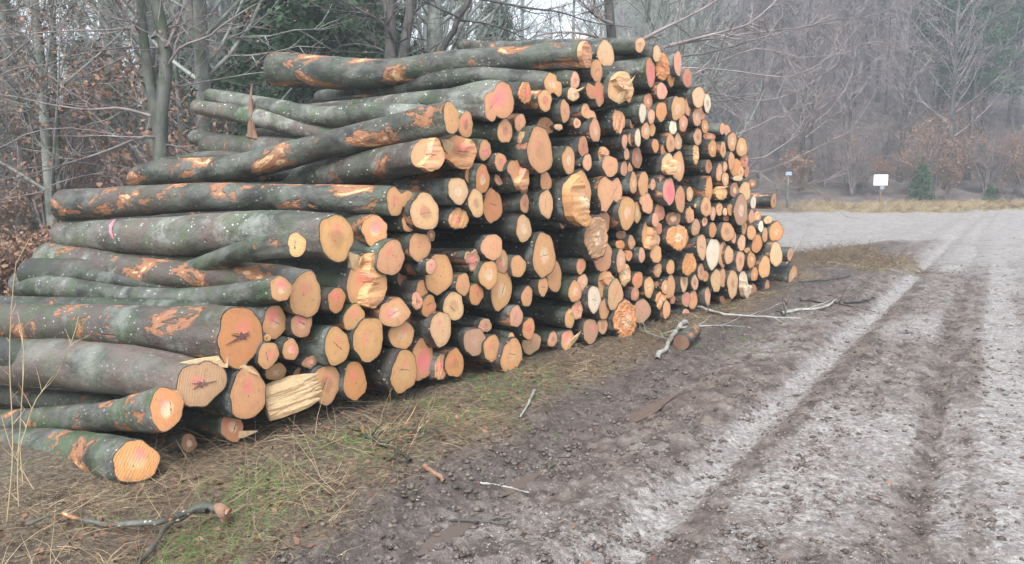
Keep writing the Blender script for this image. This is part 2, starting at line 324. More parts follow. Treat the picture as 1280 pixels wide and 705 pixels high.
M = dict(bark=mat_bark(), cut=mat_cut(), torn=mat_splinter(), ground=mat_ground(),
    trunk=mat_simple('tree_bark', (0.12, 0.125, 0.11), (0.24, 0.25, 0.22), 5, 0.8, 0.01, (1, 1, 0.3), (0.075, 0.09, 0.06)),
    trunkn=mat_simple('tree_bark_mossy', (0.060, 0.062, 0.052), (0.14, 0.145, 0.12), 5, 0.8, 0.01, (1, 1, 0.3), (0.06, 0.075, 0.045)),
    trunkd=mat_simple('tree_bark_dark', (0.035, 0.032, 0.03), (0.085, 0.078, 0.07), 6, 0.75, 0.01, (1, 1, 0.3)),
    twig=mat_simple('twig_bark', (0.13, 0.105, 0.100), (0.24, 0.205, 0.195), 3, 0.8, 0.002),
    twigr=mat_simple('twig_bark_brown', (0.12, 0.098, 0.098), (0.25, 0.215, 0.215), 3, 0.8, 0.002),
    twigg=mat_simple('twig_bark_lichened', (0.17, 0.18, 0.16), (0.32, 0.34, 0.30), 3, 0.8, 0.002),
    twigp=mat_simple('twig_bark_pale', (0.20, 0.19, 0.17), (0.36, 0.35, 0.32), 9, 0.8, 0.002),
    twigd=mat_simple('twig_bark_dark', (0.045, 0.040, 0.038), (0.10, 0.09, 0.085), 9, 0.8, 0.002),
    rust=mat_cards('rusty_leaves', ((0.21, 0.11, 0.065), (0.31, 0.185, 0.12), (0.18, 0.115, 0.085))),
    needle=mat_cards('conifer_needles', ((0.03, 0.075, 0.035), (0.075, 0.13, 0.06), (0.045, 0.08, 0.045))),
    straw=mat_cards('dry_grass_blades', ((0.26, 0.19, 0.11), (0.46, 0.36, 0.22), (0.14, 0.10, 0.06)), 2.0),
    strawd=mat_cards('litter_blades', ((0.10, 0.072, 0.05), (0.26, 0.19, 0.125), (0.08, 0.058, 0.045)), 3.0),
    green=mat_cards('green_grass_blades', ((0.08, 0.20, 0.035), (0.18, 0.34, 0.08)), 2.0),
    clod=mat_cards('mud_clods', ((0.06, 0.045, 0.037), (0.155, 0.125, 0.108)), 3.0, 0.55),
    peb=mat_cards('pebbles', ((0.16, 0.14, 0.13), (0.40, 0.37, 0.35)), 3.0, 0.6),
    leaf=mat_cards('fallen_leaves', ((0.10, 0.05, 0.035), (0.22, 0.12, 0.075), (0.08, 0.05, 0.04)), 3.0, 0.5),
    paint=mat_simple('pink_spray', (0.70, 0.10, 0.16), (0.82, 0.22, 0.26), 30, 0.6, 0.001),
    white=mat_simple('sign_white', (0.78, 0.80, 0.82), (0.84, 0.85, 0.86), 4, 0.4, 0.0005),
    post=mat_simple('post_wood', (0.16, 0.09, 0.06), (0.24, 0.14, 0.09), 10, 0.8, 0.003, (1, 1, 0.2)),
    metal=mat_simple('blue_grey_metal', (0.20, 0.27, 0.34), (0.28, 0.35, 0.42), 6, 0.5, 0.001),
    heart=mat_simple('heart_rot', (0.10, 0.05, 0.045), (0.20, 0.11, 0.10), 20, 0.8, 0.004), stump=mat_simple('stump_dark', (0.035, 0.028, 0.026), (0.07, 0.055, 0.05), 10, 0.8, 0.01))

# ------------------------------------------------------------------ ground
def build_ground():
    fr = np.linspace(-R_(44), R_(44), 640); th = np.concatenate([fr, np.linspace(R_(44), R_(316), 70)[1:-1]])
    r = np.concatenate([[0.02, 0.6], 1.7*np.exp(np.linspace(0, 1, 700)**1.0*math.log(28/1.7)), 28*np.exp(np.linspace(0, 1, 60)[1:]*math.log(330/28))])
    T, Rr = np.meshgrid(th, r); x = Rr*np.sin(T); y = Rr*np.cos(T)
    z = gheight(x, y); n, m = T.shape
    V = np.stack([x, y, z], -1).reshape(-1, 3)
    i = np.arange(n-1)[:, None]*m; j = np.arange(m)[None, :]; j2 = (j+1) % m
    F = np.stack([i+j, i+j2, i+m+j2, i+m+j], -1).reshape(-1, 4)[:, ::-1]
    F = F
    o = mesh_obj('ground', V, F, M['ground']); kind(o, 'structure')
    w, s, fd, grass, light, dr, cross, n1, n2 = masks(x, y)
    far = ss(30, 34, y)*ss(0.34, 0.42, x/np.maximum(y, 1)+0.05*n1); md = ss(0.25, 0.6, np.exp(-((x-6.2)/1.0)**2-((y-15.3)/2.6)**2))
    c = np.stack([grass, light, np.maximum(far, md*0.6), np.exp(-((w+1.02-0.5*n1)/0.26)**2)*np.clip(1.1+1.5*n2, 0, 1)], -1).reshape(-1, 4).astype(np.float32)
    a = o.data.color_attributes.new('mask', 'FLOAT_COLOR', 'POINT'); a.data.foreach_set('color', c.ravel())
    return o
build_ground()
bw = NB('puddle_water'); bw.fin((0.10, 0.082, 0.072), 0.2, 0.5); M['water'] = bw.m
for q, (px_, py_, l, w_, t_) in enumerate(PUDP):
    g_ = np.random.default_rng(q); vs = [(px_, py_, -0.018)]
    for k in range(40):
        a_ = k*math.pi/20; rr_ = 1.25+0.15*math.sin(3*a_+q)+0.1*math.sin(5*a_); al_, c_ = math.cos(a_)*l*rr_, math.sin(a_)*w_*rr_
        vs.append((px_+al_*RDx+c_*RDy, py_+al_*RDy-c_*RDx, -0.018))
    kind(mesh_obj('puddle', vs, [(0, 1+k, 1+(k+1) % 40) for k in range(40)], M['water']), 'structure')

# ------------------------------------------------------------------ logs
# u v rx ry tone pink off flags [L u v rx ry ...] [H u v r ; ... far end last] [# short name | label]
# tones: p pale, w white, t tan, y yellow tan, o orange, r reddish, g grey, k pink, d dark brown; flags: b broken, s split step, x splinter
LOGS = """
170 577 29 24.5 o .45 .1 m H 60 566 29 ; -60 560 27 # lowest mossy log at the left | mossy green log with orange end lying lowest at the left of the pile
208 510.5 20 26 o .4 .12 m H 110 522 18 ; -30 530 15 # orange-ended log above the lowest | mossy log with bright orange round end resting just above the lowest left log
290 533 13 20 r .3 .0 x H 150 510 14 ; -30 490 12 # log with a splinter at its tip | dark log near the ground with reddish end and a pale splinter beside it
236 554 9 12 d 0 -.1 - H 120 560 12 ; -20 562 12
251.5 479.7 30 27 g .35 .1 g H 120 458 31 ; -60 446 28 # grey-barked log with star heart | thick grey-brown log with tan end and dark star-shaped heart at lower left
300 421 28 36 o .35 .08 x H 150 408 27 ; -60 402 24 # big cracked orange end | thick log with big orange end cracked through the middle and torn underside
351 361 14 15 t .6 .12 v H 290 370 15 ; 230 374 14 ; 160 372 14 ; 90 362 14 ; 28 355 16 # curved greenish log at the left | thin curved greenish log with pink-marked round end and mossy far end
382 369 20 27 y .4 .02 - H 300 348 20 ; 200 344 19 ; 110 330 20 ; 62 324 20 # log with the peeled patch | thick grey log with yellowish oval end and large pale peeled patch at its far end
371 306 11.5 14.5 y .2 .34 l2.1 H 300 316 13 ; 225 343 12
420.5 297 20 30 y .35 .06 v H 330 289 27 ; 200 296 24 ; 78 294 16 # smooth grey log with yellow end | thick smooth grey log with large yellow oval end and a pink streak
468.5 289 15.5 20 o .7 .0 - H 400 285 17 ; 300 275 15
493.5 252 10.5 17.5 t .4 .05 p L 510 250 8 12.5 H 400 248 17 ; 250 247 18 ; 82 257 20 # long log cut square at the left | long peeling log with double tan end and a clean square cut far end
564 147.5 10 19 y .15 .14 p H 480 165 18 ; 400 184 17 ; 300 208 16 ; 190 217 15 ; 168 225 11 # long rising peeled log | long rising log with orange peeled patches and narrow tan end
533 194 18 21 t .3 .03 s H 430 214 19 ; 350 232 18 ; 260 246 16 # short torn chunky end | green-barked log with chunky torn tan end and pink spot
572 190 19 20 t .4 .0 sx H 420 192 18 ; 330 188 17 ; 262 183 15 # stepped end with inset flap | dark mossy log with stepped tan end broken in two levels
582 156 9 16 t .5 .0 v H 480 142 14 ; 400 146 13 ; 330 132 11 ; 263 120 9 # smooth green log second highest left | smooth greenish log with tan end crossing above the long rising log
606 188 7.5 13 t .7 .0 v H 500 180 13 ; 419 168 13 ; 330 148 12 ; 246 134 9 # white-flecked sloping log | white-flecked sloping log with pink-marked end and torn bark strip standing up
545 212 5 6 g 0 -.5 v H 330 200 6 ; 270 194 6 ; 200 204 6
540 240 9 11 d 0 -.6 v H 300 272 8 ; 165 279 6
560 204 6 8 d 0 -.5 v H 400 192 9 ; 243 172 9
730.6 68 9 17 t .1 .05 sp H 640 74 16 ; 560 80 16 ; 480 92 17 ; 420 91 20 ; 346 87 21 # crooked log crowning the pile | crooked thick purplish log crowning the pile with scarred pink butt at the left
800 56 6 10 p .05 .0 - H 700 60 11 ; 620 62 10 ; 578 57 8 # topmost far log | pale-ended log lying highest behind the crooked crowning log
757 67 11 15.5 p .1 .02 - # cream round end at the top | cream round-ended log at the top right beside the crooked crowning log
688 104 8 13 y .4 .03 v L 700 111 5 10 H 600 96 12 ; 540 103 12 ; 470 112 12 ; 402 124 11
718.6 101 5.5 12 k .3 .0 v H 600 92 12 ; 480 104 10
614 132.5 9 18 t .6 .08 v L 630 123 12.5 25 H 540 128 15 ; 450 136 12 ; 350 144 10 # big double-lobed end upper left | pale green-barked log with large double-lobed tan end marked pink
656 116 8 14 o .6 .03 b
681 125.6 8.5 13.5 t .5 .04 -
745.6 89 7 15.5 t .1 .02 -
716 118 7 9 p 0 .06 bx
749 117 6.5 15 r .4 .04 - L 737 116 5 10
706 139 6 13.5 t .3 .05 -
732 139 6 9 t .1 .0 - L 742 148 4 10
743.5 163 7 14 t .3 .05 -
650 154 7 11.5 t .5 .02 -
631 164 9.5 14.5 t .45 .06 -
654.5 175 8 11 p 0 .05 s
682 157 10 10 d 0 -.05 b
675 188 15 29.5 t .15 .12 - # tall oval end with twin hearts | thick log with tall tan oval end showing two pale hearts
698 159 6 4 p 0 .02 b
721 154 5 6 k .4 .04 -
729 184 6 14 r .3 .04 -
625.6 202.5 8 11 t .6 .04 -
624.4 222.5 6.5 9 k .4 -.03 b
648 219 8 19 t .3 .05 s L 641 209 7 10
654 234 6 9 d .1 -.06 -
682 227 7 13 t .15 .03 -
682.5 255 9 17 p .1 .08 -
655.6 254.5 5.5 12.5 t .4 .02 -
703 272.5 4.5 13 k .25 .0 -
710.6 200.6 7.5 18 y .05 .08 -
734 203 5.5 11 k .35 .06 -
721 248 18 33 y 0 .10 sx # giant torn end in mid-pile | giant log with torn cream and brown end in the middle of the pile
587.5 219 6 12 o .4 .0 -
603 224 9 17 o .5 .06 -
572.5 238.6 12 17 p .15 .08 -
595 254 9.5 17.5 p .25 .08 -
615.6 257.5 11.5 21.5 o .2 -.02 -
573 273.6 13.5 12.5 t .5 .03 b
531 265 17 24 p .25 .1 - # cream end with a check | thick log with cream oval end split by a short crack at its edge
510.6 279 8.5 11 t .5 .03 -
524.4 308.6 13 18 t .3 .06 - # tan end with two knots | log with tan oval end showing two small dark knots
538.7 294.4 5 7.5 d .1 -.12 -
549 343 17 24.5 y .15 .02 - # yellow end with a twin log | thick log with large yellow-tan oval end under a small pink twin
538.7 333 7 10 k .5 .14 -
592.5 327 7 13.5 g .6 .03 b L 584 320 5 8
615 309 13 16.5 t .2 .08 - # peach end right of centre gap | log with smooth peach round end and dark wet bark beside a black gap
627.5 327.5 8.5 14 t .5 .0 -
647.5 333 9.5 13.5 y .1 .04 -
610.6 343.6 11.5 18 y .3 .08 -
578.7 355.5 9 13.5 t .35 .05 -
626.6 362 13 25 y .2 .0 - # cream end with a white heart | thick log with greenish cream oval end and white heart
527.5 361 7 11 o .4 .02 -
521 376 6.5 11 k .5 .05 b
536 383 9 13.5 o .45 .05 -
595 367.5 8.5 14 o .45 .05 -
567 382.7 12.5 17.5 p .2 .05 -
551 411 13.5 20.5 p .25 .1 - # bright cream oval end | log with bright cream oval end and white centre above the bottom row
645 395.6 8 13.5 k .4 .07 -
606 407 8 9 g .5 .0 b
593 427 13.5 17 g .05 .06 - # grey weathered end | log with dull grey weathered end near the bottom row
614.4 435 9.5 17 y .4 .08 -
639 421 4 5 y 0 .08 -
639.4 444.5 13 20.5 y .05 .12 - # orange oval end on the grass | log with plain orange-tan oval end touching the grass in the bottom row
551 459 8 16 t .6 .04 b
568 454 11.5 17.5 o .35 .06 -
527 450 15 25 t .8 .02 - # tan end with hot pink blot | thick bottom-row log with tan end and round hot pink blot
505 464.6 16 26 y .3 .12 - # cream-hearted butt in the bottom row | thick bottom-row log with cream-hearted tan oval end and grey bark
502 419 15 17.5 t .4 .04 -
491.6 391 17 18 t .5 .08 - L 500 395 13 12
512 398 7 14 d 0 -.1 -
460.6 424 19.5 26 y .3 .08 - # two-toned orange oval end | thick log with two-toned orange oval end and pale centre at lower left
442.5 397 13.5 15.5 y .45 .06 -
421 433 15.5 23 y .3 .1 -
420.5 375 11 15 o .6 .07 -
455 352 20 33 t .3 .02 sx # torn end with yellow splinters | thick green-barked log with torn tan end and yellow splinters on top
488.5 322.5 17 21.5 t .3 .1 - # plain round tan end | thick log with plain round tan end and small pink heart
505 348 8 13 d .2 -.15 -
377 405 13.5 16 t .6 .0 -
363 437 10.5 13 t .6 .05 -
335 444 13 16 t .5 .1 -
343 403 15 20 t .6 -.04 -
334 422 5 5 t 0 .05 -
387 453 9 8 g .6 .0 b
310 492 22.6 31 t .4 .1 - # smooth tan end by the cream wedge | thick log with smooth tan end right beside a cream torn wedge
345 465 13 11 t .05 -.1 -
378 467 11 11 k .3 -.1 -
358 496 13 14 p 0 .02 W # cream splintered wedge | cream splintered wedge of torn wood at the bottom left of the pile
361 511 9 7 t .05 .0 -
408 480.5 17.5 23 y .35 .04 -
395 466 9 9 d .2 -.06 b
443.4 476.4 14.5 23 o .35 .06 -
654.5 286 9.5 16.5 p .1 .05 -
680 319.6 14.5 26.5 y .1 .08 - # pointed tan end right of centre | thick log with pointed plain tan end in the middle of the pile
745 297 15 25.5 g .05 .12 b # grey-cream frayed end | thick log with grey-cream frayed oval end under the giant torn log
753 279 9 15 d .05 .03 -
754 322 11.5 17.5 t .05 .03 -
693 346 8.5 20 y .1 .02 -
726 332.5 6 10 t .7 .04 -
728 353 6.5 10.5 k .5 .04 -
678.6 358 6.5 11.5 t .3 .07 -
718.6 364.5 8 13.5 y .4 .06 -
658.6 370.6 7 13 t .45 .03 -
755.6 355.6 8 16.5 y .1 .04 s
742.5 374 8 17 w .1 .1 - # white-rimmed slanting end | log with white-rimmed slanting oval end low in the pile
755.6 386 7.5 12.5 t .3 .07 -
769 369 10 18.5 p .3 .1 -
711.6 398.6 6 12 y .2 .06 x
721 388 7 12 k .55 .03 b
660.6 411 8 13 o .6 .05 -
664 429 12.5 13 g .35 -.05 v
690.6 424 6 9.5 k .4 .0 -
709 425 8 12.5 y .7 .04 x
738 414 9.5 15 g .5 .06 - # dirty grey bottom end | bottom-row log with dirty grey end faintly marked pink
753 407.5 6.5 10 k .35 .05 -
781 401 14 25 o .25 .12 b # rough orange bottom end | thick bottom-row log with rough sawdust-orange end standing proud
802 389 11.5 14 g .3 .05 -
780.6 343 7.5 14.5 p .1 .04 b
776 326 5.5 15 k .2 .07 -
797 350 6.5 10.5 o .5 .05 -
793.6 367.5 5 9 r .5 .05 -
811 359 6.5 12.5 y .0 .06 -
831 359 4.5 9 t .1 .07 -
838 358.6 5.5 15.5 y .1 .03 -
855 352 5 12 p .2 .04 -
868.5 353 4.5 10 p .2 .04 -
822 338 5 9 t .3 .0 b
838 334 5 9.5 t .3 .04 -
826 375 7.5 11 o .3 .05 b
833 387 5 11 y .1 .08 -
840.6 374 3.5 6 r .2 -.03 -
857.5 374 5.5 9.5 g .7 .03 -
866 375 5.5 12 t .3 .02 -
857 391 4.5 5 k .6 .02 -
884.4 370 3.5 12 k .35 .05 -
783.6 266 10.5 20 y .3 .1 - # yellow end with pink foot | log with yellow-tan oval end pink at its foot beside a narrow twin
796 265 5.5 14 y .05 .02 -
770 238 7.5 15.5 t .15 .06 - L 757 238 9 17 757 257 7 8 # three-lobed end | log with three-lobed clover-shaped tan end
809 295 6.5 17 t .05 .02 s
819 275 4.5 9 k .25 .08 -
824 266 7 10.5 r .4 .0 -
823 285.6 4.5 7.5 r .3 .03 -
821 300.5 4 7.5 k .3 .05 -
820 317.5 7 11.5 y .1 .06 -
802 319 4 10 k .2 .05 -
786 319.5 4 7 o .4 .05 -
775 306 6 6 o .1 .03 b
776 293 6 6 d .2 .0 b
789 303 4.5 9 k .1 .03 b
847 297 14 15.5 o .15 .1 b # frilled orange broken end | thick log with frilled ragged orange end broken unevenly
841 274 9 10 d .1 .02 b
862 269 5.5 10 t .3 .02 b
869.5 284.5 5.5 10.5 g .3 .04 -
880.6 277 3.5 6 k .3 .03 -
867 307 3.5 12 o .1 .0 -
877 308.5 6 15.5 p .05 .08 -
891 317 8.5 19 w .05 .1 - # large whitish oval end | log with the largest whitish oval end in the right half of the pile
861 330.5 9 14 o .2 .1 b
876 340 4 11 k .15 .05 -
881.6 345 4 7 y .05 .05 -
753 193 6 9 t .25 .02 s
762.5 207.6 9.5 13.5 t .3 .07 -
783 192.5 3.5 7.5 k .35 .05 -
796 197 6 14 d .35 .03 -
780 211 4.5 9.5 k .3 .02 -
787.5 211 3 7.5 k .3 .02 -
791.5 229 4.5 13.5 t .1 .07 -
804 230 6.5 15 y .1 .04 -
816 230.6 3.5 7 k .15 .04 -
809 255 7 13 t .3 .05 - L 804 250 5 7
836 239 7.5 16.5 k 1 .1 - # fully pink painted end | log with its whole oval end painted hot pink
850 249 6 16.5 t .45 .08 -
827.5 225 3.5 8 k .3 .05 -
835 206 8 14 p .05 .09 sx
847.5 208 7.5 19.5 y .05 .04 - # tall yellow oval end | log with tall narrow yellow-tan oval end beside a cream torn flap
862 242.5 4.5 9 t .1 .05 -
869.6 193 4 12.5 y .05 .05 b
830 189 4.5 9 o .4 .03 -
890.6 185.6 5.5 10.5 o .1 .05 -
886 236 4.5 15 o .1 .05 -
885.6 208 4 9 r .2 .0 -
882.5 258.6 6.5 12.5 t .15 .06 -
869 257 1.6 3 p 0 .0 -
773 110 13 19 p .2 .1 sx # pale end with cream splinter | thick log with pale end and long cream splinter near the top
785.5 122 3.5 6 r .9 -.05 -
810 126.5 5.5 10 r .35 .0 -
814 145.6 4.5 9.5 k .35 .05 -
803 141 4.5 12.5 w .0 .07 - # narrow white end on dark log | dark straight log with narrow white oval end in the upper pile
826.5 139.5 7 12 o .1 .06 -
773 152 7.5 15.5 t .2 .06 b
790 154 3 7 o .1 -.03 -
780.6 176.5 3.5 9.5 k .1 .07 -
789 174 4 8.5 t .1 .04 -
797 172.5 4 11 w .0 .08 -
807 164 5.5 11 t .3 .06 -
815 162 4 8.5 t .3 .02 -
819 182 4.5 8.5 o .1 .06 -
841 159 5 9 w .15 .06 -
838 179 5.5 11.5 t .3 .06 -
847.5 177 4.5 11 p .25 .04 -
845.6 136 6.5 15 t .35 .07 - L 852 133 5 13
860.6 133 5 12 t .2 .04 -
854 154 5.5 10.5 r .5 .08 -
873 121.5 8 13 p .2 .12 - # pale pink end on the shoulder | log with pale pinkish round end on the upper right shoulder of the pile
884 129 4.5 12 w .1 .05 -
871 145.6 5.5 12 k .25 .08 -
877 141 5.5 10 k .25 .02 -
881 158 4.5 8.5 o .2 .06 -
872 171 5 11 k .15 .06 -
886 171 8 5 r .1 -.05 b
821 67 5 11 p .05 .05 -
813 90 6 17.5 r .75 .04 -
828 84 9 17 o .1 .02 b # broad brown-orange end near the top | thick log with broad brown-orange end near the top of the pile
838 97 5 11 o .1 -.02 b
827 114 6.5 11 k .6 .06 -
847 79 5 15 k .3 .05 -
859 97.5 5.5 12.5 r .55 .05 -
903 161 3.5 7.5 k .35 .02 -
909 164 4 8 k .3 .0 -
915 177 5.5 12 t .05 .04 -
927 184 6.5 12.5 y .0 .02 - # yellow end at the right shoulder | log with plain yellow end at the upper right edge of the pile
903.6 187 3.5 10.5 t .2 .03 -
914 201 4 11 t .0 .06 -
920 209 6.5 11 o .1 .02 - L 917 212 4 8
930 201 5 9 r .3 .0 b
906 208.6 3 6.5 k .4 .05 -
899 216 4 11.5 t .2 .04 -
906.5 224 4.5 8.5 t .1 .06 -
926 215 4 7 t .15 .04 -
933 214 3 8 r .25 .0 -
922 223 7 3.6 p .0 .05 b
918 238 5.5 10 d .15 .03 -
931 239.5 7 12.5 p .0 .06 -
900 242 9 8.5 y .0 .03 sx # hollow yellow split end | log with hollow yellow-brown split end in the right part of the pile
940 230 5 6 d 0 -.1 b
967 251 3.5 9.5 t .05 -.3 R # short log jutting out right | pale-topped log jutting out past the right end of the pile beside the track
941.5 253 3.5 8.5 w .0 -.05 -
899 261.5 4.5 8 t .2 .03 -
906 265 3 5 p .0 .06 b
912.5 262 3.5 7.5 o .05 .04 -
926 263 8.5 19 g .1 .08 d # end with a dark brown heart | log with tall oval end showing a dark brown heart
891 267 3.5 9 k .25 .04 -
939 270.6 3.5 8.5 k .15 .05 -
946 271 5 7 t .0 .0 b
960 275 6 5 p .0 -.02 b
951 283 3.5 7 w .0 .07 -
970 289.5 8.5 12.5 o .0 .03 -
956 294 3.5 9 t .0 .02 -
930 284 3 10 t .0 .02 -
939 290.6 5.5 9.5 t .2 .05 -
946 304.5 6.5 11.5 o .15 .05 -
908 272.5 4 4 r .3 -.02 -
908 289 7 12 t .05 .05 - L 912 293 6 10
917 297 3 7.5 k .2 .06 -
890.6 287.5 4.5 10 o .1 .04 -
903 318 5.5 16 t .0 .02 -
911 319 5.5 11.5 p .1 .07 -
927 303.6 5 10 k .15 .05 -
925 326 5.5 13 k .2 .05 -
935 313 5 4 y .0 .0 b
939 325 5.5 10 o .05 .03 -
970 318 7.5 15.5 p .0 .1 - # cream oval end at the right corner | log with broad cream oval end at the right-hand corner of the pile
987.5 318 4 8 p .0 -.08 R
955.6 334 7 14 y .05 .08 -
991 344 5.5 11.5 t .0 -.1 R # lowest right-hand log | log with tan end sticking out lowest at the far right of the pile
943 343 4.5 8.5 o .3 .04 -
940.6 362 5 7 d .1 .0 b
958.6 359 3 9 t .2 -.04 -
929 355 5.5 16.5 w .0 .06 s
915.6 355 6.5 17.5 p .0 .08 -
895 350.6 6.5 14 p .0 .09 -
903 347.5 4.5 12 t .15 .04 -
907 374 8 6 d .0 .0 b
"""
TONE = dict(p=(0.68, 0.48, 0.29), w=(0.74, 0.63, 0.49), t=(0.62, 0.355, 0.195), y=(0.63, 0.375, 0.18), o=(0.58, 0.27, 0.105),
            r=(0.50, 0.22, 0.14), g=(0.36, 0.255, 0.185), k=(0.63, 0.37, 0.26), d=(0.24, 0.125, 0.08), n=(0.4, 0.28, 0.2))
for _k in 'ptyorgkd': TONE[_k] = tuple(0.68*np.array(TONE[_k])+0.32*np.array((0.58, 0.30, 0.145)))
for _k in TONE: TONE[_k] = tuple(np.array(TONE[_k])*np.array((0.92, 0.85, 0.78)))
TWORD = dict(p='pale cream', w='whitish', t='tan', y='yellow-tan', o='orange', r='reddish', g='dull grey', k='pinkish', d='dark brown')
RT = np.array([1.0, 0, 0])
def catmull(P, n):
    P = np.asarray(P, float); Q = np.vstack([2*P[0]-P[1], P, 2*P[-1]-P[-2]])
    d = np.concatenate([[0], np.cumsum(np.linalg.norm(np.diff(P[:, :3], axis=0), axis=1))]); d /= d[-1]
    t = np.linspace(0, 1, n)**1.35; out = []
    for x in t:
        k = min(np.searchsorted(d, x, 'right')-1, len(P)-2); f = (x-d[k])/(d[k+1]-d[k]+1e-9)
        a, b, c, e = Q[k], Q[k+1], Q[k+2], Q[k+3]
        out.append(0.5*(2*b+(c-a)*f+(2*a-5*b+4*c-e)*f*f+(3*b-a-3*c+e)*f**3))
    return np.array(out)
def build_log(line, idx):
    lr = np.random.default_rng(1000+idx)
    desc = None
    if '#' in line: line, desc = line.split('#'); desc = [q.strip() for q in desc.split('|')]
    hero = None
    if ' H ' in line:
        line, h = line.split(' H '); hero = [tuple(map(float, q.split())) for q in h.split(';')]
    lobes = []
    if ' L ' in line:
        line, l = line.split(' L '); l = list(map(float, l.split())); lobes = [l[i:i+4] for i in range(0, len(l), 4)]
    f = line.split(); u, v, rx, ry = map(float, f[:4]); rx *= 1.05; ry *= 1.05; tone, pink, off, fl = f[4], float(f[5]), float(f[6]), f[7]
    P = on_face(u, v, off)
    # axis: blend of the pile's own direction and the foreshortening of this cut
    va = math.atan2(P[0], P[1]); nom = math.atan2(-FN[0], -FN[1])      # heading of -FN (towards the back)
    L = 3.6+0.5*lr.random()
    if hero:
        fu, fv, fr_ = hero[-1]; d = ray(fu, fv); o = np.array([0, 0, CH])
        Lh = 4.1 if fl != 'v' or True else L
        if fl.startswith('l'): Lh = float(fl[1:])
        a = d@d; b = 2*d@(o-P); c = (o-P)@(o-P)-Lh*Lh; disc = b*b-4*a*c
        t = (-b+math.sqrt(disc))/(2*a) if disc > 0 else -b/(2*a)
        Q = o+d*t
    else:
        lo = R_(0)
        want = math.acos(min(0.84, max(0.40, rx/ry)))                  # angle between view ray and cut normal
        head = va-want                                                  # the log runs back and to the left
        base = nom+R_(np.interp(P[0], [-2, 0.5, 4], [-4, 0, 6]))
        head = base+max(-R_(9), min(R_(9), (head-base)*0.6))+R_(lr.normal(0, 1.2))
        tilt = -0.035+lr.normal(0, 0.018)
        if 'R' in fl: head = base-R_(16); tilt = -0.02
        Q = P+L*np.array([math.sin(head), math.cos(head), tilt])
    ax = (Q-P)/np.linalg.norm(Q-P)
    X = np.cross(ax, [0, 0, 1]); X /= np.linalg.norm(X); Z = np.cross(X, ax)
    Mx = Matrix(((X[0], ax[0], Z[0], P[0]), (X[1], ax[1], Z[1], P[1]), (X[2], ax[2], Z[2], P[2]), (0, 0, 0, 1)))
    e = 0.02; du = abs((proj(P+X*e)-proj(P-X*e))[0])/(2*e); dv = abs((proj(P+Z*e)-proj(P-Z*e))[1])/(2*e)
    Wd = rx/du; Rv = ry/dv; Rm = math.sqrt(max(0.3, min(1.5, Wd/Rv)))*Rv
    n = 26 if ry > 12 else 20
    if hero and ry > 14: n = 40
    if ('s' in fl or 'b' in fl) and ry > 11: n = 48
    th = np.linspace(0, 2*math.pi, n, endpoint=False)-math.pi/2
    ux, uz = np.cos(th), np.sin(th)
    def ell(cx, cz, a, b):      # support of an off-centre ellipse along each direction
        A = (ux/a)**2+(uz/b)**2; B = -2*(ux*cx/a**2+uz*cz/b**2); C = (cx/a)**2+(cz/b)**2-1
        D = B*B-4*A*C; r = np.where(D > 0, (-B+np.sqrt(np.maximum(D, 0)))/(2*A), 0); return np.maximum(r, 0)
    r0 = ell(0, 0, Wd, Rv)
    for lu, lv, lx, ly in lobes: r0 = np.maximum(r0, ell((lu-u)/du, -(lv-v)/dv, 1.05*lx/du, 1.05*ly/dv))
    ph = lr.random(6)*6.28
    irr = 1+0.010*lr.normal(0, 1, n)+0.045*np.sin(2*th+ph[0])+0.05*np.sin(3*th+ph[1])+0.032*np.sin(5*th+ph[2])+0.02*np.sin(7*th+ph[4])+0.012*np.sin(9*th+ph[3])
    if fl != '-' and 'b' in fl: irr = irr+0.04*lr.normal(0, 1, n)
    r0 = r0*irr
    nr = 34 if hero else 12
    # centre line in local coordinates
    if hero:
        tot = np.linalg.norm(Q-P); pts = [(0, 0, 0, Rm)]; us = [u]+[h[0] for h in hero]
        kk = math.sqrt(max(0.3, min(1.5, Wd/Rv)))
        for q, (hu, hv, hr) in enumerate(hero):
            d = ray(hu, hv); o = np.array([0, 0, CH])
            if q == len(hero)-1: X3 = Q
            else:               # point on the vertical plane through P and Q that this ray crosses
                pn = np.cross(ax, [0, 0, 1]); t = ((P-o)@pn)/(d@pn); X3 = o+d*t
            rel = X3-P; zc = (X3-o)@np.array([0, cp, -sp]); r3 = hr*zc/FPX
            pts.append((rel@X, rel@ax, rel@Z, r3))
        C = catmull(pts, nr)
    else:
        y = L*(np.linspace(0, 1, nr)**1.5)
        C = np.stack([0.04*lr.normal()*np.sin(y*1.1), y, 0.03*lr.normal()*np.sin(y*1.3), Rm*np.interp(y, [0, 0.5, L], [1, 0.97, 0.70+0.15*lr.random()])], 1)
    Rad = np.maximum(C[:, 3], 0.012)
    yl = C[:, 1]; wgt = ss(0.0, 0.9, yl)[:, None]
    prof = r0[None, :]*(Rad/Rad[0])[:, None]*(1-wgt)+Rad[:, None]*wgt
    T2, Y2 = np.meshgrid(th, yl)
    amp = 0.05 if hero else 0.04
    sd_ = lr.random()*50
    prof = prof*(1+amp*2*fbm(np.cos(T2)*0.8+sd_+Y2*1.7, np.sin(T2)*0.8+sd_, 1.3, 3)*ss(0.0, 0.25, Y2)*1.6)
    if hero: prof = prof+0.012*fbm(np.cos(T2)+sd_, np.sin(T2)*1.0+Y2*2.4+sd_, 3.0, 3)*ss(0, .1, Y2)
    V = np.stack([C[:, 0][:, None]+prof*ux, Y2, C[:, 2][:, None]+prof*uz], -1)
    rim = 0.955 if ry > 14 else 0.94
    if 'b' in fl: rim = 0.93
    inner = V[0].copy(); inner[:, 0] = C[0, 0]+prof[0]*ux*rim; inner[:, 2] = C[0, 2]+prof[0]*uz*rim
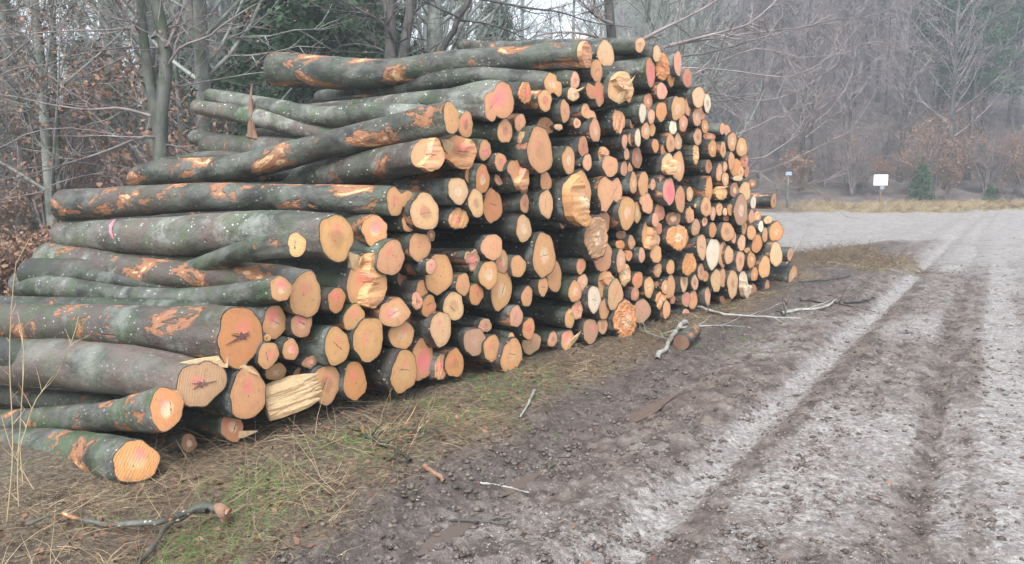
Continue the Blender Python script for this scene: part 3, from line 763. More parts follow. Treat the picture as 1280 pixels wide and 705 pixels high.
    inner2 = inner.copy(); inner2[:, 1] += 0.02
    rings = [inner2, inner]+[V[k] for k in range(nr)]
    VV = np.concatenate(rings); m = len(rings)
    i = np.arange(m-1)[:, None]*n; j = np.arange(n)[None, :]; j2 = (j+1) % n
    F = np.stack([i+j, i+j2, i+n+j2, i+n+j], -1).reshape(-1, 4).tolist()
    # far end closed by the cut at the other side
    F.append(tuple(range((m-1)*n, m*n)))
    root = empty('log', (0, 0, 0)); root.matrix_world = Mx
    body = mesh_obj('bark', VV, F, M['bark'], root)
    if idx == 9:                         # sprayed pink streak on the bark
        wp = lambda p_: P+X*p_[0]+ax*p_[1]+Z*p_[2]
        pv_, pf_ = [], []
        def surf(yy_, an_):
            k0 = min(max(int(np.searchsorted(C[:, 1], yy_)), 1), nr-1); f_ = (yy_-C[k0-1, 1])/(C[k0, 1]-C[k0-1, 1]); kk2 = int(round((an_+math.pi/2)/(2*math.pi)*n)) % n
            c_ = C[k0-1]*(1-f_)+C[k0]*f_; r_ = (prof[k0-1][kk2]*(1-f_)+prof[k0][kk2]*f_)+0.0035; return (c_[0]+r_*math.cos(an_), yy_, c_[2]+r_*math.sin(an_))
        ys_ = np.linspace(0.5, 4.0, 120); y0_ = min(ys_, key=lambda q_: abs(proj(wp(surf(q_, math.pi*0.85)))[0]-138))
        for k_ in range(9):
            t_ = k_/8; wd_ = 0.035*math.sin(math.pi*(0.15+0.8*t_))*(1+0.3*lr.normal()*0.5); an_ = math.pi*(0.60+0.42*t_); yc_ = y0_+0.16*(0.5-t_)
            pv_ += [surf(yc_-wd_, an_), surf(yc_+wd_, an_)]
            if k_: pf_.append((2*k_-2, 2*k_-1, 2*k_+1, 2*k_))
        mesh_obj('paint_mark', pv_, pf_, M['paint'], root)
    pl = 0.30+0.55*lr.random()
    if 'p' in fl: pl = 0.8
    elif hero and 'v' not in fl: pl = max(pl, 0.6)
    if 'v' in fl: pl = 0.36
    moss = 0.25+0.75*lr.random(); lich = 0.3+0.5*lr.random(); br = 0.5+0.55*lr.random()
    if 'm' in fl: moss, pl, lich, br = 1.25, 0.78, 0.4, 1.4
    if idx in (5, 7): pl = 0.74
    if 'g' in fl: moss, pl, lich, br = 0.3, 0.1, 0.3, 1.25
    if idx in (9, 15, 25): moss, br, lich = 0.45, 2.0, 0.9
    if idx == 16: lich = 1.4; br = 1.8
    if hero and 'm' not in fl: br = max(br, 1.3)
    if 'g' in fl: br = 1.9
    body.color = (pl, moss, br, lich)
    # cut face
    nt_ = n; rs = [0.0, 0.3, 0.6, 0.82, 1.0] if ry > 9 else [0.0, 0.5, 1.0]
    if 'b' in fl or 's' in fl: rs = list(np.linspace(0, 1, 13 if ry > 11 else 8))
    fv = [(C[0, 0], -0.002, C[0, 2])]; rnv = [0.0]; nm = [(0, 0)]
    sa = lr.random()*6.28
    if idx == 13: sa = 2.6
    if desc and 'giant' in desc[0]: sa = 0.5
    for q in rs[1:]:
        for k in range(nt_):
            r = prof[0][k]*rim*q; xx = r*ux[k]; zz = r*uz[k]; yy = -0.002-0.004*(1-q*q)
            if 'b' in fl:
                    pa = (xx*math.cos(sa)+zz*math.sin(sa))/Rm; pb = (zz*math.cos(sa)-xx*math.sin(sa))/Rm
                    yy -= Rm*max(0.0, 0.06+0.20*float(fbm(np.array([pa*3.2+sa*9]), np.array([pb*0.7+sa]), 1.0, 3)[0])+0.015*lr.normal())*(1 if q < 0.99 else 0.5)
            if 's' in fl:
                dd = (xx*math.cos(sa)+zz*math.sin(sa))/Rm
                dd += 0.05*math.sin(9*zz/Rm+sa)
                dd += 0.10*float(fbm(np.array([zz/Rm*2.0+sa]), np.array([sa]), 1.0, 3)[0])*4-0.1; yy -= Rm*(0.36+0.16*float(fbm(np.array([zz/Rm*5+sa]), np.array([xx/Rm*0.8]), 1.0, 3)[0]))*float(ss(0.10, 0.02, dd))
            fv.append((C[0, 0]+xx, yy, C[0, 2]+zz)); rnv.append(q); nm.append((q*ux[k], q*uz[k]))
    FF = [(0, 1+(k+1) % nt_, 1+k) for k in range(nt_)]
    for q in range(len(rs)-2):
        a0 = 1+q*nt_; b0 = a0+nt_
        for k in range(nt_): k2 = (k+1) % nt_; FF.append((a0+k, a0+k2, b0+k2, b0+k))
    if 'b' in fl or 's' in fl:      # skirt back into the bark
        a0 = 1+(len(rs)-2)*nt_
        base_ = len(fv)
        for k in range(nt_): x_, y_, z_ = fv[a0+k]; fv.append((x_, 0.012, z_)); rnv.append(1.0); nm.append(nm[a0+k])
        for k in range(nt_): k2 = (k+1) % nt_; FF.append((a0+k, a0+k2, base_+k2, base_+k))
    face = mesh_obj('cut_face', fv, FF, M['torn'] if 'W' in fl else M['cut'], root, smooth=not ('b' in fl or 's' in fl))
    me = face.data; uvl = me.uv_layers.new(name='disc'); uvn = me.uv_layers.new(name='norm')
    li = np.zeros(len(me.loops), np.int32); me.loops.foreach_get('vertex_index', li); fa = np.array(fv); na = np.array(nm)
    uvl.data.foreach_set('uv', fa[li][:, [0, 2]].astype(np.float32).ravel()); uvn.data.foreach_set('uv', na[li].astype(np.float32).ravel())
    at_ = me.attributes.new('rn', 'FLOAT', 'POINT'); at_.data.foreach_set('value', np.array(rnv, np.float32))
    tc = np.array(TONE[tone])*(0.92+0.2*lr.random())*np.array([1, 0.97+0.08*lr.random(), 0.95+0.15*lr.random()])
    face.color = (*tc, pink)
    face.data.update()
    def splinter(x, z, L0, wd, ang, el, name='splinter', tw=0.35, tp=1.6):
        a = np.array([math.cos(ang)*math.cos(el), -math.sin(el), math.sin(ang)*math.cos(el)]); s1 = np.array([-math.sin(ang), 0, math.cos(ang)]); s2 = np.cross(a, s1)
        vs = []; fs = []; K = 5
        for k in range(K):
            t = k/(K-1); ww = wd*(1-t**tp)*(0.85+0.3*lr.random())+0.001; c0 = np.array([x, 0.01, z])+a*L0*t
            for (p, q) in ((-1, -tw), (1, -tw), (1.0, tw), (-0.2, tw*1.3), (-1, tw)): vs.append(c0+s1*ww*p*(0.8+0.3*lr.random())+s2*ww*q)
        for k in range(K-1):
            for p in range(5): p2 = (p+1) % 5; fs.append((k*5+p, k*5+p2, (k+1)*5+p2, (k+1)*5+p))
        fs += [(4, 3, 2, 1, 0), tuple(range((K-1)*5, K*5))]
        mesh_obj(name, vs, fs, M['torn'], root, smooth=False)
    if 'x' in fl:
        spec = {2: [(0.02, -0.06, 0.13, 0.022, 0.0, 0.35)], 5: [(-0.09, -0.12, 0.26, 0.035, 3.0, -0.2), (-0.05, -0.14, 0.18, 0.02, -0.6, 0.1)],
                14: [(-0.07, 0.02, 0.14, 0.05, 2.6, 0.3)]}
        key = idx
        if desc and 'giant' in desc[0]: ls = [(-0.08, -0.02, 0.28, 0.05, -1.1, 0.3), (0.0, 0.05, 0.2, 0.03, -1.2, 0.5), (-0.1, 0.08, 0.12, 0.02, 0.5, 0.5)]
        elif desc and 'torn end with' in desc[0]: ls = [(-0.06, 0.12, 0.14, 0.05, 2.4, 0.2), (-0.02, 0.10, 0.10, 0.03, 1.9, 0.6), (0.0, 0.06, 0.08, 0.02, 0.8, 0.9)]
        elif desc and 'pale end with cream' in desc[0]: ls = [(-0.01, -0.13, 0.30, 0.035, 1.05, 0.35)]
        elif desc and 'hollow' in desc[0]: ls = [(-0.08, 0.06, 0.2, 0.02, 0.1, 0.2), (-0.08, -0.06, 0.18, 0.015, 0.1, 0.2)]
        elif idx in spec: ls = spec[idx]
        else: ls = [(lr.normal(0, 0.3)*Rm, lr.normal(0, .3)*Rm, 0.09+0.07*lr.random(), 0.014+0.01*lr.random(), lr.choice([-0.8, 0.6, 1.0]), 0.5)]
        for s_ in ls: splinter(*s_)
    if desc and ('big cracked' in desc[0] or 'star heart' in desc[0]):
        sz = 0.055 if 'big' in desc[0] else 0.04; vs = [(0, 0, 0)]; N_ = 14
        for k in range(N_):
            a_ = k*2*math.pi/N_; r_ = sz*(0.22+0.12*lr.random() if k % 2 else (0.55+0.7*lr.random())*(1.3 if k in (0, 6, 8) else 0.7)); vs.append((0.005+r_*math.cos(a_+0.3*lr.normal())*1.35, 0, r_*math.sin(a_)*0.7))
        vs2 = [(a_, -0.012, c_) for a_, b_, c_ in vs]+[(a_, 0.004, c_) for a_, b_, c_ in vs]; m_ = N_+1
        mesh_obj('heart_rot', vs2, [(0, 1+(k+1) % N_, 1+k) for k in range(N_)]+[(1+k, 1+(k+1) % N_, m_+1+(k+1) % N_, m_+1+k) for k in range(N_)], M['heart'], root, smooth=False)
    if 'W' in fl:                        # the big torn wedge: layered wood fibres
        for k in range(16):
            splinter(-0.15+0.02*lr.random(), -0.085+0.16*k/16, 0.30+0.06*lr.random(), 0.028+0.012*lr.random(), 0.17+0.035*lr.normal(), 0.3+0.05*lr.random(), 'torn_fibre', 0.9, 5.0)
    if hero and idx == 16:                # strip of bark torn upright
        for (a_, l_, w_) in ((1.75, 0.36, 0.055), (1.62, 0.26, 0.06), (2.0, 0.17, 0.05), (0.2, 0.22, 0.045)):
            q0 = C[np.argmin(np.abs(C[:, 1]-3.0))]
            ang = a_; a3 = np.array([math.cos(ang)*0.3, 0.1*math.cos(ang), math.sin(ang)]); vs = []; fs = []
            for k in range(7):
                t = k/6; ww = 1.6*w_*(1-0.9*t**0.9)*(0.8+0.45*lr.random()); c0 = np.array([q0[0]-0.06, q0[1], q0[2]-0.2])+a3*l_*1.0*t*1.45+np.array([0, 0.03*math.sin(t*3), 0])
                for p, q in ((-1, -.15), (1, -.15), (1, .15), (-1, .15)): vs.append(c0+np.array([0.2*ww*p+ww*q, ww*p, 0]))
            for k in range(6):
                for p in range(4): p2 = (p+1) % 4; fs.append((k*4+p, k*4+p2, (k+1)*4+p2, (k+1)*4+p))
            fs += [(3, 2, 1, 0), (24, 25, 26, 27)]
            mesh_obj('torn_bark_strip', vs, fs, M['post'], root, smooth=False)
    return dict(root=root, u=u, v=v, ry=ry, R=Rm, tone=tone, pink=pink, fl=fl, desc=desc, lob=bool(lobes), hero=hero, px=P)
logs = [build_log(l, i) for i, l in enumerate([x for x in LOGS.strip().split('\n') if x.strip()])]
# labels: every log is named from its look and from its place beside the nearest unmistakable one
marks = [k for k, g in enumerate(logs) if g['desc']]
ORD = ['nearest', 'second', 'third', 'fourth', 'fifth', 'sixth', 'seventh', 'eighth', 'ninth', 'tenth', 'eleventh', 'twelfth', 'thirteenth', 'fourteenth', 'fifteenth']
DIR = ['right of', 'up and right of', 'above', 'up and left of', 'left of', 'down and left of', 'below', 'down and right of']
def sector(m, q):
    a = math.atan2(-(q['v']-m['v']), q['u']-m['u']); return int(round(a/(math.pi/4))) % 8
for k, g in enumerate(logs):
    if g['desc']: lab = g['desc'][1]
    else:
        size = 'very thin' if g['R'] < 0.05 else 'thin' if g['R'] < 0.075 else 'medium' if g['R'] < 0.1 else 'thick'
        best = None
        for mk in marks:
            m = logs[mk]; sct = sector(m, g); d = math.hypot(g['u']-m['u'], g['v']-m['v'])
            rank = sum(1 for q in logs if q is not g and q is not m and sector(m, q) == sct and math.hypot(q['u']-m['u'], q['v']-m['v']) < d)
            sc = rank*25+d
            if best is None or sc < best[0]: best = (sc, rank, sct, m)
        _, rank, sct, m = best
        ex = 'ragged ' if 'b' in g['fl'] else 'stepped ' if 's' in g['fl'] else 'lobed ' if g['lob'] else ''
        pk = 'pink-sprayed ' if g['pink'] >= 0.4 else ''
        wrd = f"{size} log, {ex}{pk}{TWORD[g['tone']]} end, {ORD[rank]} {DIR[sct]} {m['desc'][0]}"
        ws = wrd.split()
        if len(ws) > 16: wrd = f"{size} log, {TWORD[g['tone']]} end, {ORD[rank]} {DIR[sct]} {m['desc'][0]}"
        ws = wrd.split()
        if len(ws) > 16: wrd = f"{TWORD[g['tone']]} log end, {ORD[rank]} {DIR[sct]} {m['desc'][0]}"
        lab = wrd
    tag(g['root'], lab, 'log', 'logs stacked in the pile beside the track')

# ------------------------------------------------------------------ branching wood
def tubes(paths, rads, k=3):
    """paths [N,n,3], rads [N,n] -> verts, quads"""
    N, n, _ = paths.shape
    t = np.gradient(paths, axis=1); t /= np.linalg.norm(t, axis=2, keepdims=True)+1e-9
    m = t.mean(1, keepdims=True); ref = np.where(np.abs(m[..., 2:3]) > 0.8, np.array([1.0, 0, 0]), np.array([0, 0, 1.0]))
    a = np.cross(t, np.broadcast_to(ref, t.shape)); a /= np.linalg.norm(a, axis=2, keepdims=True)+1e-9; b = np.cross(t, a)
    th = np.arange(k)*2*math.pi/k
    V = paths[:, :, None, :]+rads[:, :, None, None]*(a[:, :, None, :]*np.cos(th)[None, None, :, None]+b[:, :, None, :]*np.sin(th)[None, None, :, None])
    base = (np.arange(N)*n*k)[:, None, None]; i = (np.arange(n-1)*k)[None, :, None]; j = np.arange(k)[None, None, :]; j2 = (j+1) % k
    F = np.stack([base+i+j, base+i+j2, base+i+k+j2, base+i+k+j], -1).reshape(-1, 4)
    return V.reshape(-1, 3), F
def merge(parts):
    Vs, Fs, o = [], [], 0
    for V, F in parts: Vs.append(V); Fs.append(F+o); o += len(V)
    return np.concatenate(Vs), np.concatenate(Fs)
def grow(P, Rr, g, per, t0, t1, lmin, lmax, ang, up, npts, rk=0.5, wig=0.12, tipr=0.0015, lenfall=0.6):
    """side shoots of every path in P"""
    N, n, _ = P.shape; K = N*per
    idx = np.repeat(np.arange(N), per); t = t0+(t1-t0)*g.random(K); x = t*(n-1); i0 = np.minimum(x.astype(int), n-2); f = (x-i0)[:, None]
    base = P[idx, i0]*(1-f)+P[idx, i0+1]*f; tan = P[idx, i0+1]-P[idx, i0]; tan /= np.linalg.norm(tan, axis=1, keepdims=True)+1e-9
    rb = Rr[idx, i0]*(1-f[:, 0])+Rr[idx, i0+1]*f[:, 0]
    q = g.normal(size=(K, 3)); q -= (q*tan).sum(1, keepdims=True)*tan; q /= np.linalg.norm(q, axis=1, keepdims=True)+1e-9
    an = ang*(0.75+0.5*g.random(K))[:, None]; d = tan*np.cos(an)+q*np.sin(an)
    L = (lmin+(lmax-lmin)*g.random(K))*(1-lenfall*t)
    out = np.zeros((K, npts, 3)); out[:, 0] = base; cur = d.copy()
    for s in range(1, npts):
        cur = cur+g.normal(size=(K, 3))*wig+np.array([0, 0, up]); cur /= np.linalg.norm(cur, axis=1, keepdims=True)
        out[:, s] = out[:, s-1]+cur*(L/(npts-1))[:, None]
    r0 = np.maximum(rb*rk, tipr*1.4); r = r0[:, None]*(1-np.linspace(0, 1, npts)[None, :])+tipr
    return out, r
def cards(C, sz, g, up=0.0, asp=1.0):
    """one small leaf-sized face per point"""
    n = len(C); a = g.normal(size=(n, 3)); a[:, 2] *= (1-up); a /= np.linalg.norm(a, axis=1, keepdims=True)
    b = np.cross(a, g.normal(size=(n, 3))); b /= np.linalg.norm(b, axis=1, keepdims=True)
    s = sz*(0.6+0.8*g.random(n))[:, None]; a = a*s*asp; b = b*s
    V = np.stack([C-a, C+b*0.6, C+a, C-b*0.6], 1).reshape(-1, 3); F = np.arange(4*n).reshape(-1, 4); return V, F

def bare_tree(seed, H, r0, low=0.12, n1=26, n2=6, n3=6, spread=0.30, up=0.05, lean=0.03, tip=0.004, fork=False):
    g = np.random.default_rng(seed); n = 12
    z = np.linspace(0, 1, n)
    T = np.zeros((1, n, 3)); T[0, :, 2] = z*H
    T[0, :, 0] = np.cumsum(g.normal(0, lean, n))*H*0.1*z; T[0, :, 1] = np.cumsum(g.normal(0, lean, n))*H*0.1*z
    Rt = (r0*(1-0.85*z)+0.25*r0*np.exp(-z*30))[None]
    tr = [tubes(T, Rt, 9)]
    if fork:
        F1, Rf = grow(T, Rt, g, 2, 0.18, 0.35, H*0.6, H*0.75, 0.25, 0.12, 9, 0.75, 0.05, 0.01, 0.2); tr.append(tubes(F1, Rf, 7))
    A, Ra = grow(T, Rt, g, n1, low, 0.97, H*spread*0.7, H*spread*1.3, 0.85, up+0.05, 7, 0.30, 0.09, tip*1.6, 0.65)
    if fork:
        A2, Ra2 = grow(F1, Rf, g, n1//2, 0.2, 0.97, H*spread*0.6, H*spread, 1.0, up, 7, 0.42, 0.11, tip*1.6, 0.5); A = np.concatenate([A, A2]); Ra = np.concatenate([Ra, Ra2])
    B, Rb = grow(A, Ra, g, n2, 0.15, 0.98, 0.5, H*spread*0.55, 0.8, up*0.6, 5, 0.5, 0.14, tip, 0.5)
    C, Rc = grow(B, Rb, g, n3, 0.1, 1.0, 0.3, 0.95, 0.7, 0.03, 4, 0.6, 0.16, tip*0.8, 0.3)
    cr = [tubes(A, Ra, 4), tubes(B, Rb, 3), tubes(C, Rc, 3)]
    return merge(tr), merge(cr), np.concatenate([C[:, 2], C[:, 3]])
def shrub(seed, H, stems=9, n2=7, n3=5, tip=0.003):
    g = np.random.default_rng(seed)
    S0 = np.zeros((stems, 6, 3)); a = g.random(stems)*6.28; sp_ = (0.2+0.5*g.random(stems))*H*0.6
    for s in range(1, 6):
        t = s/5; S0[:, s, 0] = np.cos(a)*sp_*t**1.2; S0[:, s, 1] = np.sin(a)*sp_*t**1.2; S0[:, s, 2] = H*t*(0.7+0.3*g.random(stems))
    R0 = np.broadcast_to((0.016*H/2*(1-np.linspace(0, 1, 6))+tip), (stems, 6)).copy()
    B, Rb = grow(S0, R0, g, n2, 0.15, 0.95, 0.3*H, 0.55*H, 0.7, 0.06, 5, 0.55, 0.14, tip)
    C, Rc = grow(B, Rb, g, n3, 0.1, 1, 0.12*H, 0.32*H, 0.7, 0.03, 4, 0.6, 0.16, tip*0.8)
    return tubes(S0, R0, 4), merge([tubes(B, Rb, 3), tubes(C, Rc, 3)]), np.concatenate([C[:, 1], C[:, 2], C[:, 3], B[:, 3]])
def conifer(seed, H, rad, r0=0.1, low=0.1, whorl=26, per=9, leaf=0.10, dens=10):
    g = np.random.default_rng(seed); z = np.linspace(0, 1, 8); T = np.zeros((1, 8, 3)); T[0, :, 2] = z*H; Rt = (r0*(1-0.9*z))[None]
    bs, rs = [], []
    for q in range(whorl):
        t = low+(0.98-low)*q/whorl
        for k in range(per):
            a = g.random()*6.28; L = rad*(1-t)**0.8*(0.7+0.5*g.random())+0.05*rad; p = np.zeros((5, 3)); zz = H*(t+0.02*g.normal())
            for s in range(5):
                f = s/4; p[s] = (math.cos(a)*L*f, math.sin(a)*L*f, zz-L*0.28*f+0.15*L*f*f)
            bs.append(p); rs.append(0.012*(1-np.linspace(0, 0.8, 5)))
    bs = np.array(bs); rs = np.array(rs)
    tw, rt = grow(bs, rs, g, 4, 0.2, 1, 0.10*rad, 0.38*rad, 0.8, -0.04, 3, 0.6, 0.08, 0.003, 0.4)
    pts = np.concatenate([bs[:, 1:].reshape(-1, 3), tw.reshape(-1, 3)]); pts = np.repeat(pts, dens, 0)+g.normal(0, leaf*0.9, (len(pts)*dens, 3))
    return tubes(T, Rt, 7), merge([tubes(bs, rs, 3)]), cards(pts, leaf, g, 0.5, 0.55)

def plant_thing(name, loc, parts, label, cat, group=None, rz=0.0, sc=1.0):
    r = empty(name, loc, (0, 0, rz)); r.scale = (sc, sc, sc); tag(r, label, cat, group)
    for pn, me in parts:
        o = bpy.data.objects.new(pn, me); COL.objects.link(o); o.parent = r
        if pn in ('twigs', 'leaves', 'needles'): o['kind'] = 'stuff'
    return r
def as_mesh(name, VF, mat, smooth=True):
    o = mesh_obj(name, VF[0], VF[1], mat, smooth=smooth); me = o.data; bpy.data.objects.remove(o); return me

TB = [dict(H=15, r0=0.15, n1=30), dict(H=18, r0=0.2, n1=34, low=0.1), dict(H=12, r0=0.10, n1=30, low=0.08, spread=0.26), dict(H=20, r0=0.24, n1=36, low=0.18, spread=0.26), dict(H=9, r0=0.06, n1=28, low=0.06, spread=0.28), dict(H=16, r0=0.16, n1=30, fork=True)]
TV = []; TR = []
for k, kw in enumerate(TB):
    t, c, tips = bare_tree(40+k, **kw)
    g = np.random.default_rng(90+k); sel = tips[(tips[:, 2] < 6.5)]; sel = sel[g.random(len(sel)) < 0.35]
    lv = cards(np.repeat(sel, 2, 0)+g.normal(0, 0.05, (len(sel)*2, 3)), 0.035, g, 0.3)
    TR.append((as_mesh('trunk', t, M['trunkd']), as_mesh('twigs', c, M['twigr'])))
    TV.append((as_mesh('trunk', t, M['trunk']), as_mesh('twigs', c, M['twigg']), as_mesh('leaves', lv, M['rust'], False), kw['H']))
SV = []
for k in range(4):
    s0, c, tips = shrub(70+k, [2.2, 3.2, 1.5, 4.2][k], [8, 9, 10, 8][k]); g = np.random.default_rng(170+k)
    p = np.repeat(tips, 2, 0)+g.normal(0, 0.06, (len(tips)*2, 3))
    lv = cards(p, 0.045, g, 0.3)
    SV.append((as_mesh('stems', s0, M['twig']), as_mesh('twigs', c, M['twig']), as_mesh('leaves', lv, M['rust'], False)))
CV = []
for k, (H, rd, low) in enumerate(((9, 2.2, 0.05), (6, 1.7, 0.03), (16, 2.6, 0.35), (1.3, 0.5, 0.05))):
    t, b_, n_ = conifer(60+k, H, rd, 0.09 if H < 12 else 0.2, low, 26 if H > 2 else 12, 8 if H > 2 else 6, 0.09 if H > 2 else 0.035, 9 if H > 2 else 5)
    CV.append((as_mesh('trunk', t, M['trunkd']), as_mesh('branches', b_, M['twigd']), as_mesh('needles', n_, M['needle'], False)))

# forest: every tree a thing
def zone(u, Y):
    names = [(60, 'at the left edge'), (185, 'left of the forked mossy tree'), (300, 'right of the forked mossy tree'), (430, 'behind the left end of the crowning log'), (560, 'behind the twin dark stems'), (700, 'above the middle of the crowning log'),
             (860, 'above the top right of the pile'), (960, 'just past the right shoulder of the pile'), (1060, 'between the pile and the white sign'), (1130, 'above the white sign'), (1200, 'above the young spruce'), (1270, 'above the dark stump'), (9999, 'at the right edge')]
    return next(n for a, n in names if u < a)
fr = np.random.default_rng(5)
placed = []
def free(x, y, d):
    return all((x-a)**2+(y-b)**2 > d*d for a, b in placed)
# left and centre: flat wood behind the pile
cnt = 0
for _ in range(4000):
    if cnt >= 105: break
    Y = 14+62*fr.random()**1.15; u = -260+1130*fr.random(); x = (u-640)/FPX*Y
    if Y < 20 and (120 < u < 260 or u > 560): continue
    if not free(x, Y, 1.5): continue
    placed.append((x, Y)); cnt += 1
    k = int(fr.choice([0, 1, 2, 3, 4, 5, 4, 2])); v = TV[k]
    parts = [('trunk', v[0]), ('twigs', v[1])]
    lf = fr.random() < 0.3
    if lf: parts.append(('leaves', v[2]))
    dw = 'near' if Y < 28 else 'farther' if Y < 45 else 'faint distant'
    lab = f"{dw} {'rusty-leaved beech' if lf else 'slender bare sapling' if k in (4, 2) else 'bare grey tree'} {zone(u, Y)}"; grp = lab+' in the wood'
    plant_thing('bare_tree', (x, Y, gz(x, Y)-0.05), parts, lab, 'tree', grp, fr.random()*6.28, 0.85+0.4*fr.random())
# right: the hillside behind the crossing track
cnt = 0
for _ in range(6000):
    if cnt >= 175: break
    Y = 45+60*fr.random(); u = 760+680*fr.random(); x = (u-640)/FPX*Y
    if not free(x, Y, 1.6): continue
    placed.append((x, Y)); cnt += 1
    k = int(fr.choice([0, 1, 2, 3, 4, 5, 1, 3])); k = k if (Y > 62 or k not in (1, 3, 5)) else int(fr.choice([2, 4, 0])); v = TR[k]
    dw = 'foot of the' if 0 else 'lower' if Y < 60 else 'middle' if Y < 80 else 'upper'
    lab = f"{'slender bare sapling' if k in (4, 2) else 'grey bare tree'} on the {dw} slope, {zone(u, Y)}"; grp = lab
    plant_thing('bare_tree', (x, Y, gz(x, Y)-0.1), [('trunk', v[0]), ('twigs', v[1])], lab, 'tree', grp, fr.random()*6.28, 0.9+0.4*fr.random())
# bare shrubs under the trees
for q in range(190):
    if q < 110: Y = 41.5+22*fr.random()**1.3; u = 850+600*fr.random()
    else: Y = 15+26*fr.random(); u = -180+620*fr.random()
    x = (u-640)/FPX*Y; v = SV[int(fr.choice([0, 1, 3] if q < 110 else [0, 1, 2, 3]))]
    leafy = (q < 110 and Y < 49 and fr.random() < (0.75 if u > 1090 else 0.3)) or (q >= 110 and fr.random() < 0.45)
    parts = [('stems', v[0]), ('twigs', v[1])]+([('leaves', v[2])] if leafy else [])
    where = 'at the foot of the slope beyond the crossing track' if q < 110 else 'in the undergrowth left of the log pile'
    plant_thing('shrub', (x, Y, gz(x, Y)-0.03), parts, ('rusty-leaved shrub ' if leafy else 'bare twiggy shrub ')+('on the verge ' if q < 110 else 'near ' if Y < 22 else 'far back ')+zone(u, Y), 'shrub',
                ('rusty shrubs ' if leafy else 'bare shrubs ')+('below the slope ' if q < 110 else 'near ' if Y < 22 else 'far ')+zone(u, Y), fr.random()*6.28, 0.8+0.5*fr.random())
for q, (u, Y) in enumerate(((-25, 10.5), (18, 11.5), (52, 12.5), (85, 14), (0, 15), (-60, 13))):
    x = (u-640)/FPX*Y; v = SV[(2, 2, 2, 2, 0, 0)[q]]
    plant_thing('shrub', (x, Y, gz(x, Y)-0.03), [('stems', v[0]), ('twigs', v[1]), ('leaves', v[2])], ('first', 'second', 'third', 'fourth', 'fifth', 'outermost')[q]+' brown-leaved beech shrub beside the far left ends of the logs', 'shrub', None, q*1.3, 0.75)
# conifers
for (u, Y, k, sc, lab) in ((412, 18, 0, 1.15, 'dark green conifer standing directly behind the crooked crowning log'), (365, 24, 0, 1.2, 'hazy conifer just left of the dark one behind the crowning log'),
        (270, 30, 1, 1.0, 'low green conifer in the wood between the forked tree and the crowning log'), (125, 34, 1, 1.2, 'small conifer far back in the wood left of the forked tree'), (620, 36, 0, 1.0, 'faint conifer seen above the middle of the crowning log'),
        (30, 38, 0, 1.0, 'faint conifer at the left edge of the picture far behind the twigs'), (232, 33, 0, 0.9, 'conifer just right of the forked mossy tree'), (330, 36, 0, 1.15, 'tall faint conifer between the forked tree and the crowning log'), (455, 22, 0, 1.1, 'dark conifer left of the twin dark stems'), (160, 30, 1, 0.9, 'low conifer right behind the forked mossy tree foot'), (60, 26, 1, 0.75, 'low conifer behind the slender straight tree'),
        (1165, 52, 2, 1.1, 'tall dark pine left of the other pine high on the slope'), (1255, 54, 2, 1.2, 'tall dark pine at the upper right corner of the slope'), (1205, 48, 2, 1.0, 'straight-trunked pine standing lowest on the slope'), (960, 66, 2, 1.1, 'faint pine on the slope above the right end of the log pile'), (1070, 70, 2, 1.2, 'faint dark pine on the slope above the white sign'),
        (1148, 41, 3, 1.5, 'small young spruce right of the white sign on the verge'), (1234, 38.5, 3, 0.85, 'tiny bright green spruce on the verge beside a dark stump')):
    x = (u-640)/FPX*Y; v = CV[k]
    plant_thing('conifer', (x, Y, gz(x, Y)-0.03), [('trunk', v[0]), ('branches', v[1]), ('needles', v[2])], lab, 'conifer', None, fr.random()*6, sc)

